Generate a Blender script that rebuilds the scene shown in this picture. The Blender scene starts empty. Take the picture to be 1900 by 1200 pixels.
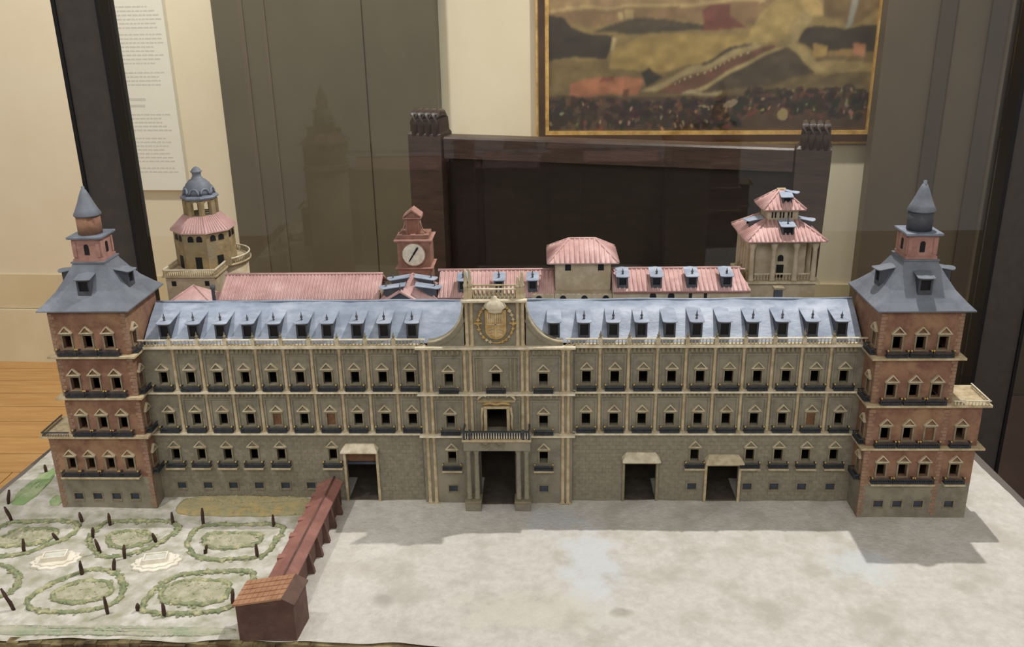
import bpy, math, random
from mathutils import Matrix, Vector
random.seed(7)
PI = math.pi
scene = bpy.context.scene
COL = scene.collection

# ------------------------------------------------------------------ camera
F_PX = 1700.0
cam_data = bpy.data.cameras.new('camera'); cam = bpy.data.objects.new('camera', cam_data); COL.objects.link(cam)
cam_data.sensor_fit = 'HORIZONTAL'; cam_data.sensor_width = 36.0; cam_data.lens = 36.0 * F_PX / 1900.0
cam_data.clip_start = 0.01; cam_data.clip_end = 50
_p, _y, _r = math.radians(20), math.radians(2.2), math.radians(1.0)
_f = Vector((-math.sin(_y) * math.cos(_p), math.cos(_y) * math.cos(_p), -math.sin(_p)))
_rt = Vector((math.cos(_y), math.sin(_y), 0)); _u = _rt.cross(_f)
_r2 = _rt * math.cos(_r) - _u * math.sin(_r); _u2 = _rt * math.sin(_r) + _u * math.cos(_r)
M = Matrix.Identity(4)
for i in range(3):
    M[i][0] = _r2[i]; M[i][1] = _u2[i]; M[i][2] = -_f[i]
M[0][3], M[1][3], M[2][3] = 0.0, -1.52, 0.91
cam.matrix_world = M
scene.camera = cam

# ------------------------------------------------------------------ world, lamps, exposure
world = bpy.data.worlds.new('gallery_light'); scene.world = world; world.use_nodes = True
bg = world.node_tree.nodes['Background']
bg.inputs[0].default_value = (1.0, 0.97, 0.93, 1); bg.inputs[1].default_value = 0.47
scene.view_settings.view_transform = 'Standard'; scene.view_settings.look = 'None'
scene.view_settings.gamma = 1.0; scene.view_settings.use_curve_mapping = False
scene.view_settings.exposure = 0.0


def lamp(name, loc, target, energy, size, color, radius=0.03, blend=0.5):
    d = bpy.data.lights.new(name, 'SPOT'); d.energy = energy; d.color = color
    d.spot_size = math.radians(size); d.spot_blend = blend; d.shadow_soft_size = radius
    o = bpy.data.objects.new(name, d); COL.objects.link(o); o.location = loc
    o.rotation_euler = (Vector(target) - Vector(loc)).to_track_quat('-Z', 'Y').to_euler()
    return o


lamp('ceiling_spot_rear', (0.62, 0.50, 2.15), (0.05, -0.05, 0.1), 138, 80, (1.0, 0.975, 0.94), 0.014, 0.4)
lamp('ceiling_spot_garden', (-1.10, -0.62, 2.0), (-0.70, -0.11, 0.05), 54, 32, (1.0, 0.97, 0.93), 0.03, 0.9)
lamp('wall_fill_spot', (-1.0, 0.9, 2.6), (-1.9, 2.45, 0.1), 205, 95, (1.0, 0.96, 0.89), 0.1, 0.8)  # unseen fill, added to brighten the cream back wall
lamp('painting_fill_spot', (0.6, 1.1, 2.6), (0.72, 2.3, 0.35), 175, 70, (1.0, 0.96, 0.89), 0.08, 0.8)  # unseen fill from above, added to lift the picture and its gilding
_a = bpy.data.lights.new('front_fill_area', 'AREA'); _a.shape = 'RECTANGLE'; _a.size = 3.2; _a.size_y = 1.0; _a.energy = 40; _a.color = (1.0, 0.97, 0.93)  # unseen area light added behind the camera to lift the facade
_o = bpy.data.objects.new('front_fill_area', _a); COL.objects.link(_o); _o.location = (0.0, -2.9, 2.3)
_o.rotation_euler = (Vector((0, 0, 0.2)) - Vector(_o.location)).to_track_quat('-Z', 'Y').to_euler()


# ------------------------------------------------------------------ materials
def lin(c):
    return tuple(((v / 255.0) / 12.92 if v / 255.0 <= 0.04045 else ((v / 255.0 + 0.055) / 1.055) ** 2.4) for v in c) + (1.0,)


def mat(name, c1, c2=None, scale=60.0, rough=0.75, bump=0.0, bscale=None, metal=0.0, stretch=(1, 1, 1), detail=4.0,
        c3=None, scale3=9.0, lo=0.35, hi=0.65, spec=0.3):
    m = bpy.data.materials.new(name); m.use_nodes = True
    nt = m.node_tree; b = nt.nodes['Principled BSDF']
    b.inputs['Roughness'].default_value = rough; b.inputs['Metallic'].default_value = metal
    b.inputs['Specular IOR Level'].default_value = spec
    if c2 is None and bump == 0:
        b.inputs['Base Color'].default_value = lin(c1); return m
    g = nt.nodes.new('ShaderNodeNewGeometry')
    mp = nt.nodes.new('ShaderNodeMapping'); mp.inputs['Scale'].default_value = stretch
    nt.links.new(g.outputs['Position'], mp.inputs['Vector'])

    def noise(sc, det=detail):
        n = nt.nodes.new('ShaderNodeTexNoise'); n.inputs['Scale'].default_value = sc; n.inputs['Detail'].default_value = det
        n.inputs['Roughness'].default_value = 0.62
        nt.links.new(mp.outputs[0], n.inputs['Vector']); return n

    def ramp(n, a, bb, l, h):
        r = nt.nodes.new('ShaderNodeValToRGB'); r.color_ramp.elements[0].position = l; r.color_ramp.elements[1].position = h
        r.color_ramp.elements[0].color = a; r.color_ramp.elements[1].color = bb
        nt.links.new(n.outputs['Fac'], r.inputs[0]); return r
    n1 = noise(scale)
    out = ramp(n1, lin(c1), lin(c2 or c1), lo, hi).outputs[0]
    if c3 is not None:
        n3 = noise(scale3)
        k = ramp(n3, (0, 0, 0, 1), (1, 1, 1, 1), 0.48, 0.66)
        mx = nt.nodes.new('ShaderNodeMixRGB'); nt.links.new(k.outputs[0], mx.inputs[0])
        nt.links.new(out, mx.inputs[1]); mx.inputs[2].default_value = lin(c3); out = mx.outputs[0]
    nt.links.new(out, b.inputs['Base Color'])
    if bump:
        n2 = noise(bscale or scale * 2)
        bp = nt.nodes.new('ShaderNodeBump'); bp.inputs['Strength'].default_value = bump; bp.inputs['Distance'].default_value = 0.002
        nt.links.new(n2.outputs['Fac'], bp.inputs['Height']); nt.links.new(bp.outputs[0], b.inputs['Normal'])
    return m


MAT = {
    'stone': mat('painted_grey_stone', (134, 128, 112), (114, 108, 94), 55, 0.85, 0.25, 260, c3=(142, 134, 116), scale3=14),
    'stone_block': mat('grey_ashlar', (140, 132, 114), (122, 115, 99), 90, 0.85, 0.2, 300),
    'stone_dark': mat('dark_grey_stone', (82, 75, 65), (66, 60, 52), 60, 0.85, 0.2),
    'inner_shade': mat('passage_shade', (64, 57, 49), (50, 45, 39), 40, 0.9),  # dark tone painted as the shade deep in the passages
    'trim': mat('cream_moulding', (194, 178, 146), (162, 144, 111), 70, 0.7, 0.2, 200),
    'trim_pale': mat('pale_cream_moulding', (222, 212, 190), (190, 178, 150), 70, 0.7, 0.2, 200),
    'pediment': mat('pediment_cream', (200, 188, 160), (170, 156, 126), 90, 0.75, 0.2, 240),
    'frame': mat('window_surround', (140, 130, 106), (120, 110, 88), 90, 0.8, 0.15, 240),
    'iron': mat('dark_blue_iron', (58, 62, 70), (42, 44, 50), 120, 0.5, 0.15, 260, spec=0.5),
    'brass': mat('gilded_ball', (206, 172, 84), (186, 150, 80), 200, 0.4, metal=0.3, spec=0.6),
    'brick': mat('brick_red', (140, 105, 86), (116, 83, 67), 45, 0.85, 0.35, 300, c3=(152, 120, 92), scale3=18),
    'brick_pink': mat('pink_brick', (168, 128, 116), (144, 107, 96), 50, 0.8, 0.25, 240),
    'brick_brown': mat('brown_brick', (148, 110, 94), (124, 90, 76), 50, 0.8, 0.25, 240),
    'quoin': mat('quoin_stone', (152, 124, 102), (132, 104, 84), 80, 0.85, 0.25, 260),
    'slate': mat('blue_grey_roof', (152, 162, 178), (130, 140, 156), 26, 0.45, 0.3, 120, stretch=(1.0, 1.6, 2.2), c3=(168, 176, 190), scale3=16, spec=0.4),
    'slate_dark': mat('slate_tower_roof', (112, 117, 125), (96, 101, 109), 24, 0.55, 0.15, 150, c3=(124, 129, 138), scale3=14),
    'slate_lid': mat('slate_dormer_lid', (128, 135, 148), (104, 110, 122), 40, 0.5, 0.15, 160),
    'slate_body': mat('slate_dormer_side', (78, 80, 86), (62, 64, 70), 40, 0.6, 0.15, 160),
    'void': mat('opening_shade', (26, 26, 28), (18, 18, 20), 80, 0.6),  # near-black colour stands in for the shade inside windows and doorways
    'pane_blue': mat('dark_blue_pane', (58, 64, 78), (44, 50, 56), 40, 0.35, spec=0.5),
    'board_brown': mat('brown_shutter', (122, 88, 62), (100, 70, 50), 80, 0.7),
    'tile': mat('pink_red_tile', (198, 161, 155), (174, 135, 129), 40, 0.7, 0.2, 150, c3=(206, 172, 166), scale3=20),
    'tile_dark': mat('dark_red_tile_edge', (146, 100, 84), (122, 82, 68), 50, 0.75, 0.2),
    'cream_wall': mat('cream_rendered_wall', (184, 170, 146), (162, 148, 124), 40, 0.85, 0.2, 160, c3=(168, 152, 122), scale3=20),
    'round_wall': mat('ochre_stone_wall', (158, 138, 100), (124, 108, 80), 45, 0.85, 0.6, 130, c3=(136, 124, 100), scale3=22),
    'clock_white': mat('clock_face_white', (222, 216, 200), (196, 190, 172), 90, 0.6),
    'black': mat('black_paint', (24, 24, 24), rough=0.5),
    'gold': mat('carved_gold_stone', (196, 166, 108), (164, 130, 82), 90, 0.6, 0.3, 200),
    'ground': mat('plaster_ground', (212, 207, 198), (192, 187, 178), 60, 0.92, 1.0, 150, c3=(182, 176, 165), scale3=11, detail=10, lo=0.3, hi=0.7),
    'board_edge': mat('board_edge_brown', (92, 76, 50), (60, 48, 32), 30, 0.8, 0.4, 80, c3=(150, 136, 96), scale3=16),
    'hedge': mat('hedge_green', (142, 148, 112), (120, 128, 96), 70, 0.95, 1.0, 170, c3=(182, 176, 138), scale3=60),
    'bed': mat('bed_soil_green', (176, 170, 148), (148, 148, 118), 45, 0.95, 0.9, 130, c3=(188, 180, 160), scale3=40),
    'lawn': mat('lawn_green', (140, 164, 112), (122, 148, 98), 30, 0.95, 0.8, 120, c3=(176, 182, 146), scale3=14),
    'turf': mat('pale_turf_green', (146, 156, 128), (182, 176, 158), 26, 0.95, 0.7, 120),
    'flowers': mat('ochre_flower_bed', (166, 154, 118), (150, 146, 110), 55, 0.95, 1.0, 160, c3=(180, 156, 104), scale3=50),
    'stake': mat('brown_stake', (78, 56, 46), (56, 40, 34), 80, 0.8, 0.5, 200),
    'white': mat('white_plaster', (236, 230, 216), (214, 206, 188), 40, 0.7, 0.2, 120),
    'basin_water': mat('basin_pale_water', (206, 208, 196), (190, 188, 170), 50, 0.3),
    'gallery_red': mat('brown_red_roof', (150, 106, 95), (128, 86, 77), 28, 0.6, 0.25, 120),
    'gallery_wall': mat('dark_brown_wall', (104, 80, 70), (86, 64, 56), 30, 0.75, 0.3, 140),
    'gallery_tile': mat('orange_brown_tile', (172, 130, 100), (152, 110, 82), 50, 0.7, 0.2, 160),
    'plinth': mat('grey_plinth', (112, 104, 98), (104, 97, 92), 20, 0.6),
    'post': mat('black_metal_post', (80, 74, 69), (72, 67, 63), 30, 0.55),
    'post_edge': mat('black_edge', (26, 24, 26), rough=0.5),
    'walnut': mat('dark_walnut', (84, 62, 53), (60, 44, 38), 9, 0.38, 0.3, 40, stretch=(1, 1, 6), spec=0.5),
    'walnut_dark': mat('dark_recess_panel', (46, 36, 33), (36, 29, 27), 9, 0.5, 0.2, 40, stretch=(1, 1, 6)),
    'plaster_wall': mat('cream_gallery_wall', (228, 216, 190), (222, 209, 181), 2.0, 0.9),
    'skirting': mat('cream_stone_skirting', (216, 200, 164), (207, 190, 153), 3.0, 0.45, spec=0.5),
    'skirting_low': mat('pale_stone_skirting', (226, 214, 184), (216, 202, 168), 3.0, 0.35, spec=0.5),
    'oak': mat('oak_floor', (204, 158, 98), (186, 138, 80), 5, 0.4, 0.05, 40, stretch=(1, 12, 1), spec=0.5),
    'oak_gap': mat('oak_joint', (120, 86, 50), rough=0.8),
    'partition': mat('grey_green_partition', (98, 90, 73), (90, 82, 66), 2.0, 0.4, spec=0.3),
    'partition_b': mat('dark_grey_partition', (102, 90, 75), (94, 83, 69), 2.0, 0.4, spec=0.3),
    'partition_c': mat('darker_grey_partition', (84, 75, 65), (76, 68, 59), 2.0, 0.4, spec=0.3),
    'dark_floor': mat('dark_brown_slab', (82, 66, 59), (72, 57, 52), 3.0, 0.5),
    'panel_white': mat('white_text_panel', (232, 228, 214), (228, 223, 208), 2.0, 0.7),
    'print': mat('grey_print', (204, 199, 188), rough=0.8),
    'gilt': mat('gilt_frame', (228, 184, 106), (184, 138, 68), 30, 0.3, 0.1, 60, metal=0.1, spec=0.8),
    'frame_wood': mat('brown_picture_frame', (84, 58, 38), (66, 44, 30), 8, 0.4, 0.1, 40),
    'bark': mat('lead_grey', (92, 92, 96), (70, 70, 74), 60, 0.6),
}


def glass_mat():
    m = bpy.data.materials.new('case_glass'); m.use_nodes = True; nt = m.node_tree
    for n in list(nt.nodes):
        nt.nodes.remove(n)
    o = nt.nodes.new('ShaderNodeOutputMaterial'); mx = nt.nodes.new('ShaderNodeMixShader')
    t = nt.nodes.new('ShaderNodeBsdfTransparent'); g = nt.nodes.new('ShaderNodeBsdfGlossy'); g.inputs['Roughness'].default_value = 0.0
    t.inputs[0].default_value = (0.97, 0.98, 0.97, 1)
    lw = nt.nodes.new('ShaderNodeLayerWeight'); lw.inputs['Blend'].default_value = 0.35
    mr = nt.nodes.new('ShaderNodeMapRange'); mr.inputs['To Min'].default_value = 0.022; mr.inputs['To Max'].default_value = 0.20
    nt.links.new(lw.outputs['Facing'], mr.inputs['Value'])
    nt.links.new(mr.outputs[0], mx.inputs[0]); nt.links.new(t.outputs[0], mx.inputs[1]); nt.links.new(g.outputs[0], mx.inputs[2])
    nt.links.new(mx.outputs[0], o.inputs[0]); return m


MAT['glass'] = glass_mat()


def garden_tint(m):
    # the garden half of the base (x < -0.42) carries a thin green-grey wash under the beds
    nt = m.node_tree; b = nt.nodes['Principled BSDF']; src = b.inputs['Base Color'].links[0].from_socket
    g = nt.nodes.new('ShaderNodeNewGeometry'); sp = nt.nodes.new('ShaderNodeSeparateXYZ'); nt.links.new(g.outputs['Position'], sp.inputs[0])
    mr = nt.nodes.new('ShaderNodeMapRange'); mr.inputs['From Min'].default_value = -0.395; mr.inputs['From Max'].default_value = -0.43
    nt.links.new(sp.outputs[0], mr.inputs['Value'])
    n = nt.nodes.new('ShaderNodeTexNoise'); n.inputs['Scale'].default_value = 38; n.inputs['Detail'].default_value = 6
    nt.links.new(g.outputs['Position'], n.inputs['Vector'])
    r = nt.nodes.new('ShaderNodeValToRGB'); r.color_ramp.elements[0].position = 0.40; r.color_ramp.elements[1].position = 0.68
    nt.links.new(n.outputs['Fac'], r.inputs[0])
    mu = nt.nodes.new('ShaderNodeMath'); mu.operation = 'MULTIPLY'; nt.links.new(mr.outputs[0], mu.inputs[0]); nt.links.new(r.outputs[0], mu.inputs[1])
    mx = nt.nodes.new('ShaderNodeMixRGB'); nt.links.new(mu.outputs[0], mx.inputs[0]); nt.links.new(src, mx.inputs[1]); mx.inputs[2].default_value = lin((158, 156, 132))
    nt.links.new(mx.outputs[0], b.inputs['Base Color'])




def stain(m, cx, cy, rx, ry, col, amount, edge=0.5):
    # a repaired or dirty area of the plaster with a ragged outline
    nt = m.node_tree; b = nt.nodes['Principled BSDF']; src = b.inputs['Base Color'].links[0].from_socket
    g = nt.nodes.new('ShaderNodeNewGeometry'); mp = nt.nodes.new('ShaderNodeMapping'); mp.vector_type = 'TEXTURE'
    mp.inputs['Location'].default_value = (cx, cy, 0); mp.inputs['Scale'].default_value = (rx, ry, 1)
    nt.links.new(g.outputs['Position'], mp.inputs['Vector'])
    ln = nt.nodes.new('ShaderNodeVectorMath'); ln.operation = 'LENGTH'; nt.links.new(mp.outputs[0], ln.inputs[0])
    n = nt.nodes.new('ShaderNodeTexNoise'); n.inputs['Scale'].default_value = 22; n.inputs['Detail'].default_value = 6
    nt.links.new(g.outputs['Position'], n.inputs['Vector'])
    ad = nt.nodes.new('ShaderNodeMath'); ad.operation = 'MULTIPLY_ADD'; ad.inputs[1].default_value = 2.4; nt.links.new(n.outputs['Fac'], ad.inputs[0]); nt.links.new(ln.outputs['Value'], ad.inputs[2])
    mr = nt.nodes.new('ShaderNodeMapRange'); mr.inputs['From Min'].default_value = 2.1 + edge * 0.5; mr.inputs['From Max'].default_value = 1.7
    mr.inputs['To Max'].default_value = amount; nt.links.new(ad.outputs[0], mr.inputs['Value'])
    mx = nt.nodes.new('ShaderNodeMixRGB'); nt.links.new(mr.outputs[0], mx.inputs[0]); nt.links.new(src, mx.inputs[1]); mx.inputs[2].default_value = lin(col)
    nt.links.new(mx.outputs[0], b.inputs['Base Color'])


stain(MAT['ground'], 0.075, -0.20, 0.05, 0.14, (204, 208, 210), 0.8)
stain(MAT['ground'], 0.02, -0.06, 0.06, 0.05, (190, 194, 198), 0.6)
stain(MAT['ground'], 0.53, -0.20, 0.05, 0.05, (202, 208, 208), 0.7)
stain(MAT['ground'], -0.262, -0.300, 0.026, 0.018, (166, 160, 152), 0.8)
stain(MAT['ground'], 0.115, -0.330, 0.016, 0.011, (158, 152, 142), 0.8)
stain(MAT['ground'], -0.02, -0.33, 0.12, 0.05, (204, 198, 182), 0.6)
garden_tint(MAT['ground'])


# ------------------------------------------------------------------ mesh builder
class MB:
    def __init__(s):
        s.v = []; s.f = []; s.sm = []

    def add(s, vs, fs, smooth=False):
        b = len(s.v); s.v.extend([tuple(p) for p in vs])
        for f in fs:
            s.f.append(tuple(b + i for i in f)); s.sm.append(smooth)
        return s

    def box(s, x0, x1, y0, y1, z0, z1):
        return s.add([(x0, y0, z0), (x1, y0, z0), (x1, y1, z0), (x0, y1, z0), (x0, y0, z1), (x1, y0, z1), (x1, y1, z1), (x0, y1, z1)],
                     [(0, 3, 2, 1), (4, 5, 6, 7), (0, 1, 5, 4), (1, 2, 6, 5), (2, 3, 7, 6), (3, 0, 4, 7)])

    def bevbox(s, x0, x1, y0, y1, z0, z1, b):
        # box with chamfered top and vertical edges
        pl = [(x0 + b, y0), (x1 - b, y0), (x1, y0 + b), (x1, y1 - b), (x1 - b, y1), (x0 + b, y1), (x0, y1 - b), (x0, y0 + b)]
        pi = [(x0 + b, y0 + b), (x1 - b, y0 + b), (x1 - b, y0 + b), (x1 - b, y1 - b), (x1 - b, y1 - b), (x0 + b, y1 - b), (x0 + b, y1 - b), (x0 + b, y0 + b)]
        s.rings([[(x, y, z0) for x, y in pl], [(x, y, z1 - b) for x, y in pl], [(x, y, z1) for x, y in pi]])
        return s

    def rings(s, rs, smooth=False, cap=True, close=True):
        n = len(rs[0]); vs = [p for r in rs for p in r]; fs = []
        for k in range(len(rs) - 1):
            for i in range(n if close else n - 1):
                j = (i + 1) % n
                fs.append((k * n + i, k * n + j, (k + 1) * n + j, (k + 1) * n + i))
        s.add(vs, fs, smooth)
        if cap and close:
            b = len(s.v) - len(vs)
            s.f.append(tuple(b + i for i in reversed(range(n)))); s.sm.append(False)
            s.f.append(tuple(b + (len(rs) - 1) * n + i for i in range(n))); s.sm.append(False)
        return s

    def lathe(s, prof, cx=0, cy=0, n=16, smooth=True, rot=0.0):
        return s.rings([[(cx + r * math.cos(rot + 2 * PI * i / n), cy + r * math.sin(rot + 2 * PI * i / n), z) for i in range(n)] for r, z in prof], smooth)

    def prism(s, poly, axis, a, b):
        """poly in the plane across axis ('x': (y,z), 'y': (x,z), 'z': (x,y)), extruded from a to b"""
        def P(p, t):
            return (t, p[0], p[1]) if axis == 'x' else (p[0], t, p[1]) if axis == 'y' else (p[0], p[1], t)
        n = len(poly)
        s.add([P(p, a) for p in poly] + [P(p, b) for p in poly],
              [tuple(range(n))[::-1], tuple(range(n, 2 * n))] + [(i, (i + 1) % n, n + (i + 1) % n, n + i) for i in range(n)])
        return s

    def tube(s, pts, r, n=6, closed=False, smooth=True, rz=None, jitter=0.0):
        rs = []; m = len(pts)
        for i, p in enumerate(pts):
            p = Vector(p)
            a = Vector(pts[i - 1]) if (i > 0 or closed) else p
            b = Vector(pts[(i + 1) % m]) if (i < m - 1 or closed) else p
            t = (b - a)
            t = t.normalized() if t.length > 1e-9 else Vector((0, 0, 1))
            up = Vector((0, 0, 1)) if abs(t.z) < 0.95 else Vector((0, 1, 0))
            u = t.cross(up).normalized(); w = u.cross(t)
            rr = r[i] if isinstance(r, (list, tuple)) else r
            rr2 = rr if rz is None else rz
            rs.append([tuple(p + u * (rr * (1 + random.uniform(-jitter, jitter)) * math.cos(2 * PI * k / n)) + w * (rr2 * (1 + random.uniform(-jitter, jitter)) * math.sin(2 * PI * k / n))) for k in range(n)])
        if closed:
            rs.append(rs[0])
        return s.rings(rs, smooth, cap=not closed)

    def mesh(s, name, material):
        me = bpy.data.meshes.new(name); me.from_pydata(s.v, [], s.f)
        me.polygons.foreach_set('use_smooth', s.sm)
        me.materials.append(MAT[material] if isinstance(material, str) else material)
        me.update()
        return me


WM = {}


def T(x=0, y=0, z=0, rz=0.0, rx=0.0, ry=0.0):
    return Matrix.Translation((x, y, z)) @ Matrix.Rotation(rz, 4, 'Z') @ Matrix.Rotation(ry, 4, 'Y') @ Matrix.Rotation(rx, 4, 'X')


def link(name, data, parent=None, world=None, local=None):
    o = bpy.data.objects.new(name, data); COL.objects.link(o)
    pw = WM[parent.name] if parent else Matrix.Identity(4)
    if world is None:
        world = pw @ (local if local is not None else Matrix.Identity(4))
    if parent:
        o.parent = parent
        o.matrix_local = pw.inverted() @ world
    else:
        o.matrix_world = world
    WM[o.name] = world.copy()
    return o


def thing(name, label, cat, loc=(0, 0, 0), rz=0.0, group=None):
    o = link(name, None, None, T(*loc, rz=rz)); o.empty_display_size = 0.05
    return tag(o, label, cat, group)


def tag(o, label, cat, group=None, kind=None):
    o['label'] = label; o['category'] = cat
    if group: o['group'] = group
    if kind: o['kind'] = kind
    return o


def struct(o):
    o['kind'] = 'structure'; return o


def part(name, mb, material, parent, stuff=False):
    """a part whose mesh was written in world coordinates"""
    c = WM[parent.name]; ci = c.inverted()
    vs = [tuple(ci @ Vector(p)) for p in mb.v]
    # origin at the low middle of the part
    xs = [p[0] for p in vs]; ys = [p[1] for p in vs]; zs = [p[2] for p in vs]
    og = Vector(((min(xs) + max(xs)) / 2, (min(ys) + max(ys)) / 2, min(zs)))
    m2 = MB(); m2.v = [tuple(Vector(p) - og) for p in vs]; m2.f = mb.f; m2.sm = mb.sm
    o = link(name, m2.mesh(name, material), parent, c @ Matrix.Translation(og))
    if stuff: o['kind'] = 'stuff'
    return o


def inst(name, me, parent, world=None, local=None):
    return link(name, me, parent, world, local)


def wall_mb(mb, a0, a1, z0, z1, holes, fn, depth=0.008):
    """wall sheet with rectangular openings and reveals; fn(a, d, z) -> world point, d is depth into the wall"""
    A = sorted({round(v, 5) for v in [a0, a1] + [h[0] for h in holes] + [h[1] for h in holes] if a0 - 1e-9 <= v <= a1 + 1e-9})
    Z = sorted({round(v, 5) for v in [z0, z1] + [h[2] for h in holes] + [h[3] for h in holes] if z0 - 1e-9 <= v <= z1 + 1e-9})

    def inhole(a, z):
        return any(h[0] < a < h[1] and h[2] < z < h[3] for h in holes)
    for d in (0.0, depth):
        for i in range(len(A) - 1):
            for k in range(len(Z) - 1):
                if not inhole((A[i] + A[i + 1]) / 2, (Z[k] + Z[k + 1]) / 2):
                    mb.add([fn(A[i], d, Z[k]), fn(A[i + 1], d, Z[k]), fn(A[i + 1], d, Z[k + 1]), fn(A[i], d, Z[k + 1])],
                           [(0, 1, 2, 3) if d == 0 else (3, 2, 1, 0)])
    for h in holes:
        c = [(h[0], max(h[2], z0)), (h[1], max(h[2], z0)), (h[1], h[3]), (h[0], h[3])]
        for i in range(4):
            p, q = c[i], c[(i + 1) % 4]
            mb.add([fn(p[0], 0, p[1]), fn(q[0], 0, q[1]), fn(q[0], depth, q[1]), fn(p[0], depth, p[1])], [(3, 2, 1, 0)])
    return mb


# ------------------------------------------------------------------ shared small meshes (local: x along wall, -y outward, z up)
def frame_mesh(w, h, t=0.0028, d=0.0016):
    m = MB()
    m.box(-w / 2 - t, -w / 2, -d, 0.001, -0.0005, h + t); m.box(w / 2, w / 2 + t, -d, 0.001, -0.0005, h + t)
    m.box(-w / 2, w / 2, -d, 0.001, h, h + t)
    m.box(-w / 2 - t, w / 2 + t, -d * 1.5, 0.001, -0.0025, -0.0005)
    return m


def pediment_mesh(w, h):
    m = MB(); d = 0.0046; t = 0.0021
    m.box(-w / 2, w / 2, -d, 0.0005, 0, t)
    m.prism([(-w / 2, t * 0.6), (-w / 2 + t * 1.1, t * 0.4), (0.0, h - t * 1.1), (0.0, h)], 'y', -d, 0.0005)
    m.prism([(w / 2, t * 0.6), (0.0, h), (0.0, h - t * 1.1), (w / 2 - t * 1.1, t * 0.4)], 'y', -d, 0.0005)
    return m


def balcony_mesh(w, h, d):
    m = MB(); t = 0.0007
    m.box(-w / 2, w / 2, -d, 0.0, 0, 0.0014)
    for z in (h - 0.0016,):
        m.box(-w / 2, w / 2, -d, -d + 0.0018, z, h); m.box(-w / 2, -w / 2 + 0.0018, -d, 0, z, h); m.box(w / 2 - 0.0018, w / 2, -d, 0, z, h)
    m.box(-w / 2, w / 2, -d + 0.0004, -d + 0.0012, 0.0024, 0.0034)
    n = max(4, int(w / 0.0031))
    for i in range(n + 1):
        x = -w / 2 + 0.0006 + (w - 0.0012) * i / n
        m.box(x - t / 2, x + t / 2, -d + 0.0004, -d + 0.0004 + t, 0.0014, h - 0.0016)
    for i in range(1, 4):
        y = -d * i / 4
        for x in (-w / 2 + 0.0009, w / 2 - 0.0009):
            m.box(x - t / 2, x + t / 2, y - t / 2, y + t / 2, 0.0014, h - 0.0016)
    return m


def ball_mesh(r):
    return MB().lathe([(r * 0.35, 0), (r * 0.3, r * 0.5), (r * 0.75, r * 0.9), (r, r * 1.5), (r * 0.75, r * 2.2), (r * 0.15, r * 2.5)], n=8)


def finial_mesh(h, r):
    return MB().lathe([(r * 0.75, 0), (r * 0.9, h * 0.06), (r * 0.4, h * 0.14), (r, h * 0.32), (r * 0.75, h * 0.46), (r * 0.3, h * 0.55), (r * 0.42, h * 0.62), (r * 0.22, h * 0.8), (r * 0.06, h)], n=8)


WW, WH = 0.0154, 0.0238
ME_FRAME = frame_mesh(WW, WH).mesh('window', 'frame')
ME_PED = pediment_mesh(0.0246, 0.0142).mesh('pediment', 'pediment')
ME_BALC = balcony_mesh(0.0356, 0.0098, 0.0115).mesh('balcony', 'iron')
ME_SLAB = MB().box(-0.0185, 0.0185, -0.0135, 0.0, -0.003, 0.0).mesh('balcony_slab', 'trim')
ME_BALL = ball_mesh(0.0017).mesh('gilded_ball', 'brass')
ME_BFRAME = frame_mesh(0.0165, 0.0135, 0.002, 0.001).mesh('basement_window', 'frame')
ME_BPANE = MB().box(-0.0084, 0.0084, 0.002, 0.0035, -0.0002, 0.0137).mesh('pane', 'pane_blue')
ME_SHUT = MB().box(-WW / 2, WW / 2, 0.002, 0.0035, 0, WH).mesh('shutter', 'board_brown')
ME_FIN = finial_mesh(0.0165, 0.0026).mesh('finial', 'bark')
ME_URN = finial_mesh(0.0135, 0.0030).mesh('urn_finial', 'frame')
OPEN0, PED0, BALC0 = 0.0125, 0.0405, 0.0015      # heights above the storey's cornice


def window_set(parent, W, shutter=False, slab=False, balls=True, balcony=True, label=None):
    """W: matrix at the storey's cornice level under the middle of the window, on the wall plane"""
    w = inst('window', ME_FRAME, parent, W @ T(0, 0, OPEN0))
    inst('pediment', ME_PED, w, W @ T(0, 0, PED0))
    if shutter:
        inst('shutter', ME_SHUT, w, W @ T(0, 0, OPEN0))
    if balcony:
        b = inst('balcony', ME_BALC, parent, W @ T(0, 0, BALC0))
        if slab:
            inst('balcony_slab', ME_SLAB, b, W @ T(0, 0, BALC0))
        if balls:
            for sx in (-1, 1):
                inst('gilded_ball', ME_BALL, b, W @ T(sx * 0.0168, -0.0106, BALC0 + 0.0098))


def basement_window(parent, W):
    w = inst('basement_window', ME_BFRAME, parent, W)
    inst('pane', ME_BPANE, w, W)


def hole(x, base):
    return (x - WW / 2, x + WW / 2, base + OPEN0, base + OPEN0 + WH)


def bhole(x, z):
    return (x - 0.00825, x + 0.00825, z, z + 0.0135)


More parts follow.
